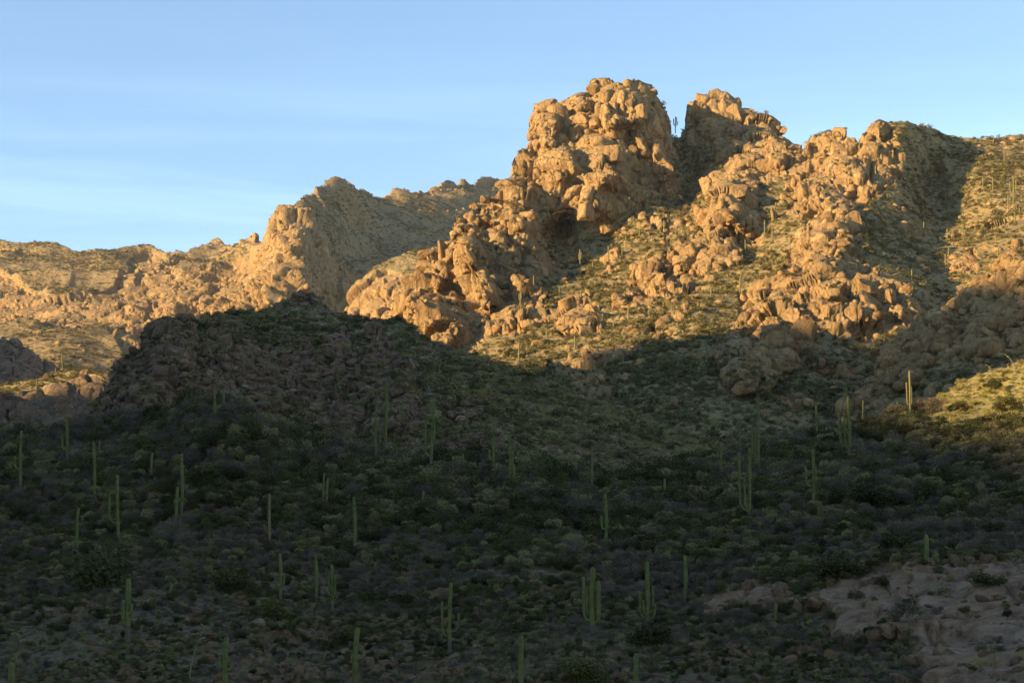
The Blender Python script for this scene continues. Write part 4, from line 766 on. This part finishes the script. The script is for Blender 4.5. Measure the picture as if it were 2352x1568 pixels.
# ------------------------------------------------------------------ shrubs and ground cover
def cloud_mesh(name, n, size, mat, sd, shape='dome', stems=0, long=1.0):
    """one loose plant about 1 m high: many small leaf faces (or blades) through its volume"""
    r_ = np.random.RandomState(sd); V = []; F = []
    if shape == 'dome':
        nl = 7; lobes = np.stack([r_.uniform(-.38, .38, nl), r_.uniform(-.38, .38, nl), r_.uniform(.25, .68, nl)], -1); lr = r_.uniform(.2, .38, nl)
        k = r_.randint(0, nl, n); v = r_.randn(n, 3); v /= np.linalg.norm(v, axis=1, keepdims=True); c = lobes[k] + v * (lr[k] * r_.rand(n) ** 0.35)[:, None] * [1, 1, .9]
        c[:, 2] = np.abs(c[:, 2]); a = r_.randn(n, 3); a /= np.linalg.norm(a, axis=1, keepdims=True); b = np.cross(a, r_.randn(n, 3)); b /= np.linalg.norm(b, axis=1, keepdims=True)
        s = size * r_.uniform(.6, 1.4, (n, 1)); V = np.stack([c - a * s * long, c + a * s * long, c + b * s], 1).reshape(-1, 3)
    else:   # rays: grass blades or bare twigs from the base
        th = r_.rand(n) * 2 * math.pi; el = r_.uniform(.35, 1.5, n) if shape == 'rays' else r_.uniform(.75, 1.5, n)
        dr = np.stack([np.cos(th) * np.cos(el), np.sin(th) * np.cos(el), np.sin(el)], -1); L = r_.uniform(.5, 1.0, (n, 1)); st = r_.uniform(0, .45, (n, 1)) if shape == 'rays' else 0 * L
        off = r_.uniform(-.12, .12, (n, 3)) * [1, 1, 0]; p0 = off + dr * L * st; p1 = off + dr * L; p1[:, 2] *= .9; w = np.cross(dr, [0, 0, 1]) * size + r_.randn(n, 3) * size * .3
        V = np.stack([p0 - w, p0 + w, p1 + r_.randn(n, 3) * .05], 1).reshape(-1, 3)
    F = np.arange(len(V)).reshape(-1, 3)
    if stems:
        SV = []
        for k in range(stems):
            e = r_.uniform(-.35, .35, 2); w = .02; SV += [(-w, 0, -.1), (w, 0, -.1), (e[0], e[1], .6)]
        F = np.concatenate([F, np.arange(len(V), len(V) + len(SV)).reshape(-1, 3)]); V = np.concatenate([V, np.array(SV)])
    return mesh_np(name, V, F, False, mat)
PL = {
 'green': [cloud_mesh('creosote_shrub', 1500, .048, M['green'], 1 + k, stems=8) for k in range(3)],
 'dark': [cloud_mesh('jojoba_shrub', 1700, .048, M['darkgreen'], 11 + k, stems=6) for k in range(3)],
 'grey': [cloud_mesh('bare_shrub', 1500, .020, M['grey'], 21 + k, long=2.6, stems=10) for k in range(3)],
 'yellow': [cloud_mesh('palo_verde', 3200, .028, M['yellow'], 31 + k, stems=14, long=1.5) for k in range(3)],
 'straw': [cloud_mesh('grass_tuft', 110, .016, M['straw'], 41 + k, 'blades') for k in range(3)],
 'gold': [cloud_mesh('golden_tuft', 140, .02, M['gold'], 45 + k, 'blades') for k in range(3)],
 'knoll': [cloud_mesh('brittlebush', 900, .05, M['knoll'], 71 + k, stems=6) for k in range(3)],
 'scrub': [cloud_mesh('scrub_clump', 90, .11, M['scrub'], 51 + k) for k in range(4)],
 'darkscrub': [cloud_mesh('dark_scrub_clump', 120, .10, M['green'], 61 + k) for k in range(3)]}
def scatter(name, meshes, P, scl, rz, tilt, kind_mat=None, label=None, cat=None):
    """ground cover nobody could count: one object that carries points, each showing one small plant or stone"""
    src = bpy.data.collections.new(name + '_kinds')
    for k, m in enumerate(meshes): src.objects.link(bpy.data.objects.new(f'{name}_kind_{k:02d}', m))
    me = bpy.data.meshes.new(name); n = len(P); me.vertices.add(n); me.vertices.foreach_set('co', P.astype(np.float32).ravel())
    a = me.attributes.new('siz', 'FLOAT_VECTOR', 'POINT'); a.data.foreach_set('vector', scl.astype(np.float32).ravel())
    a = me.attributes.new('rot', 'FLOAT_VECTOR', 'POINT'); a.data.foreach_set('vector', np.stack([tilt[:, 0], tilt[:, 1], rz], -1).astype(np.float32).ravel())
    a = me.attributes.new('idx', 'INT', 'POINT'); a.data.foreach_set('value', rs.randint(0, len(meshes), n).astype(np.int32))
    o = obj(name, me); ng = bpy.data.node_groups.new(name, 'GeometryNodeTree')
    ng.interface.new_socket('Geometry', in_out='INPUT', socket_type='NodeSocketGeometry'); ng.interface.new_socket('Geometry', in_out='OUTPUT', socket_type='NodeSocketGeometry')
    gi, go = ng.nodes.new('NodeGroupInput'), ng.nodes.new('NodeGroupOutput'); ip = ng.nodes.new('GeometryNodeInstanceOnPoints')
    ci = ng.nodes.new('GeometryNodeCollectionInfo'); ci.inputs['Collection'].default_value = src; ci.inputs['Separate Children'].default_value = True; ci.inputs['Reset Children'].default_value = True
    def na(nm, ty):
        x = ng.nodes.new('GeometryNodeInputNamedAttribute'); x.data_type = ty; x.inputs[0].default_value = nm; return x.outputs[0]
    L = ng.links.new; L(gi.outputs[0], ip.inputs['Points']); L(ci.outputs[0], ip.inputs['Instance']); ip.inputs['Pick Instance'].default_value = True
    L(na('idx', 'INT'), ip.inputs['Instance Index']); L(na('siz', 'FLOAT_VECTOR'), ip.inputs['Scale'])
    er = ng.nodes.new('FunctionNodeEulerToRotation'); L(na('rot', 'FLOAT_VECTOR'), er.inputs[0]); L(er.outputs[0], ip.inputs['Rotation']); L(ip.outputs[0], go.inputs[0])
    md = o.modifiers.new('scatter', 'NODES'); md.node_group = ng
    tag(o, label, cat, kind='stuff'); return o
def cover(name, lay, n, meshes, size, seed, wfn, label, cat, sink=0.1, flat=(1, 1), tilt=0.0, keep=None):
    P, m = sample(LAYERS[lay], n, wfn, seed); r_ = np.random.RandomState(seed + 1)
    s = size[0] + (size[1] - size[0]) * r_.rand(len(P)) ** 2.2; z = s * r_.uniform(flat[0], flat[1], len(P))
    P = P.copy(); P[:, 2] -= sink * z
    sc = np.stack([s * r_.uniform(.8, 1.3, len(P)), s * r_.uniform(.8, 1.3, len(P)), z], -1); rz = r_.rand(len(P)) * 6.28; tl = r_.randn(len(P), 2) * tilt
    if keep is not None: q = keep(P, s); P, sc, rz, tl = P[q], sc[q], rz[q], tl[q]
    return scatter(name, meshes, P, sc, rz, tl, label=label, cat=cat)
inview = lambda px, py: (px > -330) & (px < 2700)
def patchy(sc, sd, lo=-0.1, hi=0.25):
    return lambda P: sstep(lo, hi, fbm(P.reshape(-1, 3) / sc, 3, sd)).reshape(P.shape[:2])
def w_soft(pt): return lambda px, py, m, P: inview(px, py) * (1.02 - np.clip(m * 1.25, 0, 1)) * (0.25 + pt(P))
pA, pB, pC, pD = patchy(9.0, 81), patchy(7.0, 82), patchy(14.0, 83), patchy(60.0, 84)
slabm = lambda px, py: np.logical_or.reduce([inpoly(px, py, s_) for s_ in slabs])

# foreground: the largest shrubs are things of their own, the rest is cover
spots = []
for kd, n, sz, sd, pt in (('green', 5700, (.4, 2.7), 901, pA), ('dark', 3600, (.4, 2.8), 902, pB), ('grey', 3900, (.5, 2.7), 903, pC)):
    P, m = sample(FG, n, lambda px, py, m, P: inview(px, py) * (1 - slabm(px, py) * 0.97) * (0.2 + pt(P)) * (150 / P[..., 1]) ** 2.2 * (1 - sstep(2050, 2120, px) * (py < 985)), sd); r_ = np.random.RandomState(sd)
    s = sz[0] + (sz[1] - sz[0]) * r_.rand(n) ** 1.8; px, py = proj(P)
    for k in range(n): spots.append((s[k] / P[k, 1] if -20 < px[k] < 2372 and py[k] < 1590 else 0, kd, P[k], s[k], px[k], py[k]))
spots.sort(key=lambda t: -t[0])
# keep individuals apart so that each can be seen
chosen, rest = [], []
for t in spots:
    if len(chosen) < 250 and t[0] > 0 and all((t[4] - c[4]) ** 2 + (t[5] - c[5]) ** 2 > 45 ** 2 for c in chosen): chosen.append(t)
    else: rest.append(t)
LOOK = {'green': 'olive green creosote shrub', 'dark': 'dark green rounded shrub', 'grey': 'bare greyish twiggy shrub'}
for t in chosen:
    s = t[3]; o = obj('shrub', rnd.choice(PL[t[1]]), loc=t[2] - np.array([0, 0, .08 * s]), rot=(0, 0, rnd.random() * 6.28), scale=(s * rnd.uniform(.9, 1.3), s * rnd.uniform(.9, 1.3), s * rnd.uniform(.85, 1.2)))
    auto(o, LOOK[t[1]], 'shrub', 'shrubs on the foreground slope', t[4], t[5])
for kd, nm in (('green', 'olive green creosote shrubs thick over the foreground slope'), ('dark', 'small dark green shrubs filling the foreground slope'), ('grey', 'grey leafless brush between the foreground shrubs')):
    q = [t for t in rest if t[1] == kd]; P = np.array([t[2] for t in q]); s = np.array([t[3] for t in q]); P[:, 2] -= .08 * s; r_ = np.random.RandomState(5)
    scatter(kd + '_shrubs', PL[kd], P, np.stack([s * r_.uniform(.9, 1.3, len(s)), s * r_.uniform(.9, 1.3, len(s)), s * r_.uniform(.8, 1.2, len(s))], -1), r_.rand(len(s)) * 6.28, r_.randn(len(s), 2) * .05, label=nm, cat='shrubs')
def bush(lay, x0, y0, k, x, y, w, h, kd, label):
    px, py, w = (x0 + x / k) * .98, (y0 + (y + h * .42) / k) * .98, w / k * .98; h = h / k * .98
    P = at(LAYERS[lay], px, py); m = P[1] / FD
    o = obj('bush', rnd.choice(PL[kd]), loc=P - np.array([0, 0, .1]), rot=(0, 0, rnd.random() * 6), scale=(w * m * 1.15, w * m * 1.0, h * m * 1.1)); tag(o, label, 'bush', 'large bushes on the foreground slope')
for b_ in [(0, 900, 2.24, 1090, 465, 190, 120, 'yellow', 'broad yellow green bush on the upper left slope'), (0, 900, 2.24, 890, 520, 75, 105, 'yellow', 'narrow yellow green bush beside the paired saguaros'), (0, 900, 2.24, 1360, 340, 160, 110, 'yellow', 'feathery olive bush above the pink rock pile'),
  (0, 900, 2.24, 1215, 1045, 200, 140, 'yellow', 'bright olive bush low on the left slope'), (0, 900, 2.24, 490, 1000, 250, 240, 'dark', 'largest almost black bush at lower left'), (0, 900, 2.24, 1430, 1190, 190, 130, 'yellow', 'olive bush under the thin two armed saguaro'), (0, 900, 2.24, 450, 660, 100, 70, 'yellow', 'pale olive bush above the crooked saguaro'),
  (800, 900, 2.24, 480, 530, 180, 120, 'yellow', 'brownish olive bush on the middle crest'), (800, 900, 2.24, 1055, 485, 190, 140, 'yellow', 'round golden olive bush under the very thin pale saguaro'), (800, 900, 2.24, 1260, 1520, 220, 170, 'yellow', 'wide olive bush at the bottom edge near centre'), (800, 900, 2.24, 1230, 545, 150, 110, 'grey', 'grey tangled bush right of the round golden olive one'),
  (800, 900, 2.24, 1640, 1330, 200, 150, 'dark', 'dark thicket beneath the four armed saguaro'), (800, 900, 2.24, 50, 1320, 160, 110, 'yellow', 'dim olive bush behind the bottom edge saguaro'), (800, 900, 2.24, 1700, 470, 150, 80, 'yellow', 'olive bush where the foreground meets the dark hill'),
  (1600, 800, 1.96, 60, 575, 160, 70, 'yellow', 'low spreading olive bush on the valley lip'), (1600, 800, 1.96, 655, 505, 140, 100, 'yellow', 'dense olive bush left of the sunlit tipped saguaro'), (1600, 800, 1.96, 970, 425, 100, 60, 'yellow', 'small olive bush below the golden saguaro'), (1600, 800, 1.96, 890, 720, 190, 120, 'dark', 'broad dark green bush in the middle of the right slope'),
  (1600, 800, 1.96, 1510, 290, 130, 80, 'yellow', 'sunlit yellow bush on the golden knoll'), (1600, 800, 1.96, 1130, 295, 110, 90, 'grey', 'sunlit tan leafless bush right of the golden saguaro'), (1600, 800, 1.96, 500, 1060, 180, 110, 'yellow', 'olive bush left of the bare slab'), (1600, 800, 1.96, 730, 1040, 200, 110, 'dark', 'dark bush row above the bare slab'),
  (1600, 800, 1.96, 990, 930, 130, 110, 'dark', 'spiky dark bush right of the square pink rocks'), (1600, 800, 1.96, 1400, 1095, 150, 70, 'dark', 'low dark bush growing on the bare slab'), (1600, 800, 1.96, 1020, 1240, 160, 110, 'grey', 'grey brush at the foot of the bare slab'), (1600, 800, 1.96, 1090, 350, 80, 60, 'dark', 'dark bush at the foot of the golden saguaro'), (1600, 800, 1.96, 1420, 200, 80, 60, 'yellow', 'sunlit bush on the crest of the golden knoll'), (1600, 800, 1.96, 1270, 300, 90, 50, 'yellow', 'rounded yellow bush amid sunlit stones of the golden knoll')]: bush('fg', *b_)
# the dead agave stalk on the lit knoll
def stalk(x, y0, y1, bend, label):
    P = at(FG, x * .98, y1 * .98).copy(); H = (y1 - y0) * .98 * P[1] / FD; pts = [(bend * (t ** 2), 0, H * t) for t in np.linspace(0, 1, 9)]
    o = empty('agave_stalk', P); obj('stalk', quadmesh('agave_stalk', *tube(pts, [.05 * (1 - .6 * t) for t in np.linspace(0, 1, 9)], 6, 0), M['straw']), o)
    for k in range(4):
        t = .72 + k * .08; c = np.array([bend * t * t, 0, H * t]); e = c + np.array([(-1) ** k * .35, .1, .18]); obj('side_branch', quadmesh('agave_branch', *tube([c, (c + e) / 2, e], [.03, .03, .05], 5, 0), M['straw']), o)
    tag(o, label, 'agave')
stalk(2338, 853, 897, -1.6, 'dead bent agave flower stalk on the crest of the golden knoll')
stalk(2376, 830, 868, -1.2, 'thin dry stalk at the right frame edge on the golden knoll')
stalk(445, 1465, 1590, 1.1, 'tall leaning dry stalk at the bottom left')

GR = [rockmesh('loose_stone', 2, 400 + k, M['rock_pink'], 0.7, 0.1) for k in range(5)]
GT = [rockmesh('tan_stone', 2, 420 + k, M['rock'], 0.75, 0.1) for k in range(5)]
GB = [rockmesh('dark_stone', 2, 440 + k, M['rock_brown'], 0.75, 0.1) for k in range(4)]
noslab = lambda px, py, m, P: inview(px, py) * (1 - slabm(px, py) * .95) * (150 / P[..., 1]) ** 1.3 * (1 - .9 * sstep(2050, 2120, px) * (py < 985))
cover('loose_stones', 'fg', 9000, GR, (.12, .8), 911, lambda px, py, m, P: noslab(px, py, m, P) * (.15 + m + pB(P)), 'loose pinkish stones strewn between the foreground shrubs', 'stones', .25, (.5, .9), .25)
cover('dry_grass', 'fg', 15000, PL['straw'], (.35, 1.0), 912, lambda px, py, m, P: noslab(px, py, m, P) * (.1 + pC(P)), 'pale dry grass tufts on the foreground slope', 'grass', .05, (.7, 1.1))
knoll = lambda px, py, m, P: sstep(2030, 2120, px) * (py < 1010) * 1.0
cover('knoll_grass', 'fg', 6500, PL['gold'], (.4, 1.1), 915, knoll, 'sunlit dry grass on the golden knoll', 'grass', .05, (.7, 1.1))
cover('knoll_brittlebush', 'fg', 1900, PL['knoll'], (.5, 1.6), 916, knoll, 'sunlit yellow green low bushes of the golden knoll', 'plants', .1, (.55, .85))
cover('low_green_plants', 'fg', 14000, PL['darkscrub'], (.25, .8), 913, lambda px, py, m, P: noslab(px, py, m, P) * (.15 + pA(P)), 'low green plants filling gaps of the foreground slope', 'plants', .1, (.5, .9))
cover('hill_shrubs', 'hill', 14000, PL['darkscrub'] + PL['darkscrub'] + PL['scrub'], (.6, 2.8), 921, lambda px, py, m, P: inview(px, py) * (1.05 - .75 * np.clip(m, 0, 1)) * (.25 + pC(P)), 'small shrubs dotting the dark hill', 'shrubs', .1, (.5, .9))
cover('hill_grass', 'hill', 22000, PL['straw'], (.5, 1.3), 922, lambda px, py, m, P: inview(px, py) * (1.05 - np.clip(m, 0, 1)) * (.25 + pA(P)) * (1 + 2 * sstep(950, 1200, px)), 'pale grass on the dark hill', 'grass', .05, (.6, .9))
cover('hill_crest_grass', 'hill', 22000, PL['gold'], (.5, 1.4), 924, lambda px, py, m, P: (px > 1050) * (px < 1750) * sstep(240, 10, py - np.interp(px, [a for a, b in hill_crest], [b for a, b in hill_crest])), 'pale grass along the right shoulder of the dark hill', 'grass', .05, (.6, .9))
cover('hill_stones', 'hill', 9000, GB, (.3, 1.7), 923, lambda px, py, m, P: inview(px, py) * (.25 + m), 'dark stones on the near hill', 'stones', .25, (.5, .9), .25)
cover('mountain_scrub', 'mtn', 26000, PL['scrub'] * 2 + PL['darkscrub'], (0.8, 3.4), 931, lambda px, py, m, P: inview(px, py) * (1.07 - np.clip(m, 0, 1)) * (.35 + pC(P)), 'olive scrub dotting the mountain slopes', 'scrub', .1, (.5, .9))
cover('mountain_boulders', 'mtn', 4000, GT, (.5, 2.4), 932, lambda px, py, m, P: inview(px, py) * (.15 + m * .3 + .8 * pB(P)), 'countless small tan boulders over the mountain slopes', 'rocks', .15, (.6, 1.1), .3)
cover('spur_scrub', 'spur', 11000, PL['darkscrub'] + PL['scrub'], (.6, 2.6), 941, lambda px, py, m, P: inview(px, py) * (1.05 - .7 * np.clip(m, 0, 1)) * (.2 + pC(P)), 'scrub on the shaded spur', 'scrub', .1, (.5, .9))
cover('valley_scrub', 'mtn', 7000, PL['darkscrub'], (.8, 2.8), 933, lambda px, py, m, P: (px > 1050) * (px < 2150) * sstep(780, 860, py) * (1.05 - .7 * np.clip(m, 0, 1)) * (.4 + pC(P)), 'dark scrub filling the shaded valley', 'scrub', .1, (.5, .9))
cover('spur_boulders', 'spur', 5000, GT, (.4, 3.0), 942, lambda px, py, m, P: inview(px, py) * (.2 + m), 'small boulders on the shaded spur', 'rocks', .15, (.6, 1.0), .3)
cover('far_scrub', 'far', 26000, PL['scrub'], (1.6, 4.5), 951, lambda px, py, m, P: inview(px, py) * (1.1 - np.clip(m, 0, 1)) * (.3 + pD(P)), 'distant scrub on the far ridge', 'scrub', .1, (.5, .8))
cover('far_boulders', 'far', 2200, GT, (1.0, 4.0), 952, lambda px, py, m, P: inview(px, py) * (.3 + m), 'distant orange boulders on the far ridge', 'rocks', .2, (.6, 1.2), .2)
cover('buttress_scrub', 'k3', 3000, PL['scrub'], (1.2, 3.4), 961, w_soft(pD), 'distant scrub on the middle buttress', 'scrub', .1, (.5, .8))
cover('knoll_scrub', 'k2', 3000, PL['scrub'], (.8, 2.6), 962, w_soft(pD), 'scrub on the left knoll', 'scrub', .1, (.5, .8))
cover('far_hill_scrub', 'k1', 3000, PL['darkscrub'], (1.2, 3.4), 963, w_soft(pD), 'scrub on the dark hill at the far left', 'scrub', .1, (.5, .8))
settle_labels()
hz = bpy.data.materials.new('haze'); hz.use_nodes = True; hz.node_tree.nodes.clear()
ho = hz.node_tree.nodes.new('ShaderNodeOutputMaterial'); hv = hz.node_tree.nodes.new('ShaderNodeVolumePrincipled')
hv.inputs['Color'].default_value = (0.90, 0.93, 1.0, 1); hv.inputs['Density'].default_value = HAZE; hv.inputs['Anisotropy'].default_value = 0.0
hz.node_tree.links.new(hv.outputs[0], ho.inputs['Volume'])
x0, x1, y0, y1, z0, z1 = -9100, 9100, -9100, 9100, -40, 900
hb = mesh_np('haze', [(x0, y0, z0), (x1, y0, z0), (x1, y1, z0), (x0, y1, z0), (x0, y0, z1), (x1, y0, z1), (x1, y1, z1), (x0, y1, z1)], [(0, 3, 2, 1), (4, 5, 6, 7), (0, 1, 5, 4), (1, 2, 6, 5), (2, 3, 7, 6), (3, 0, 4, 7)], False, hz)
if HAZE > 0: tag(obj('haze', hb), kind='stuff')
print('done', round(time.time() - T0, 1))
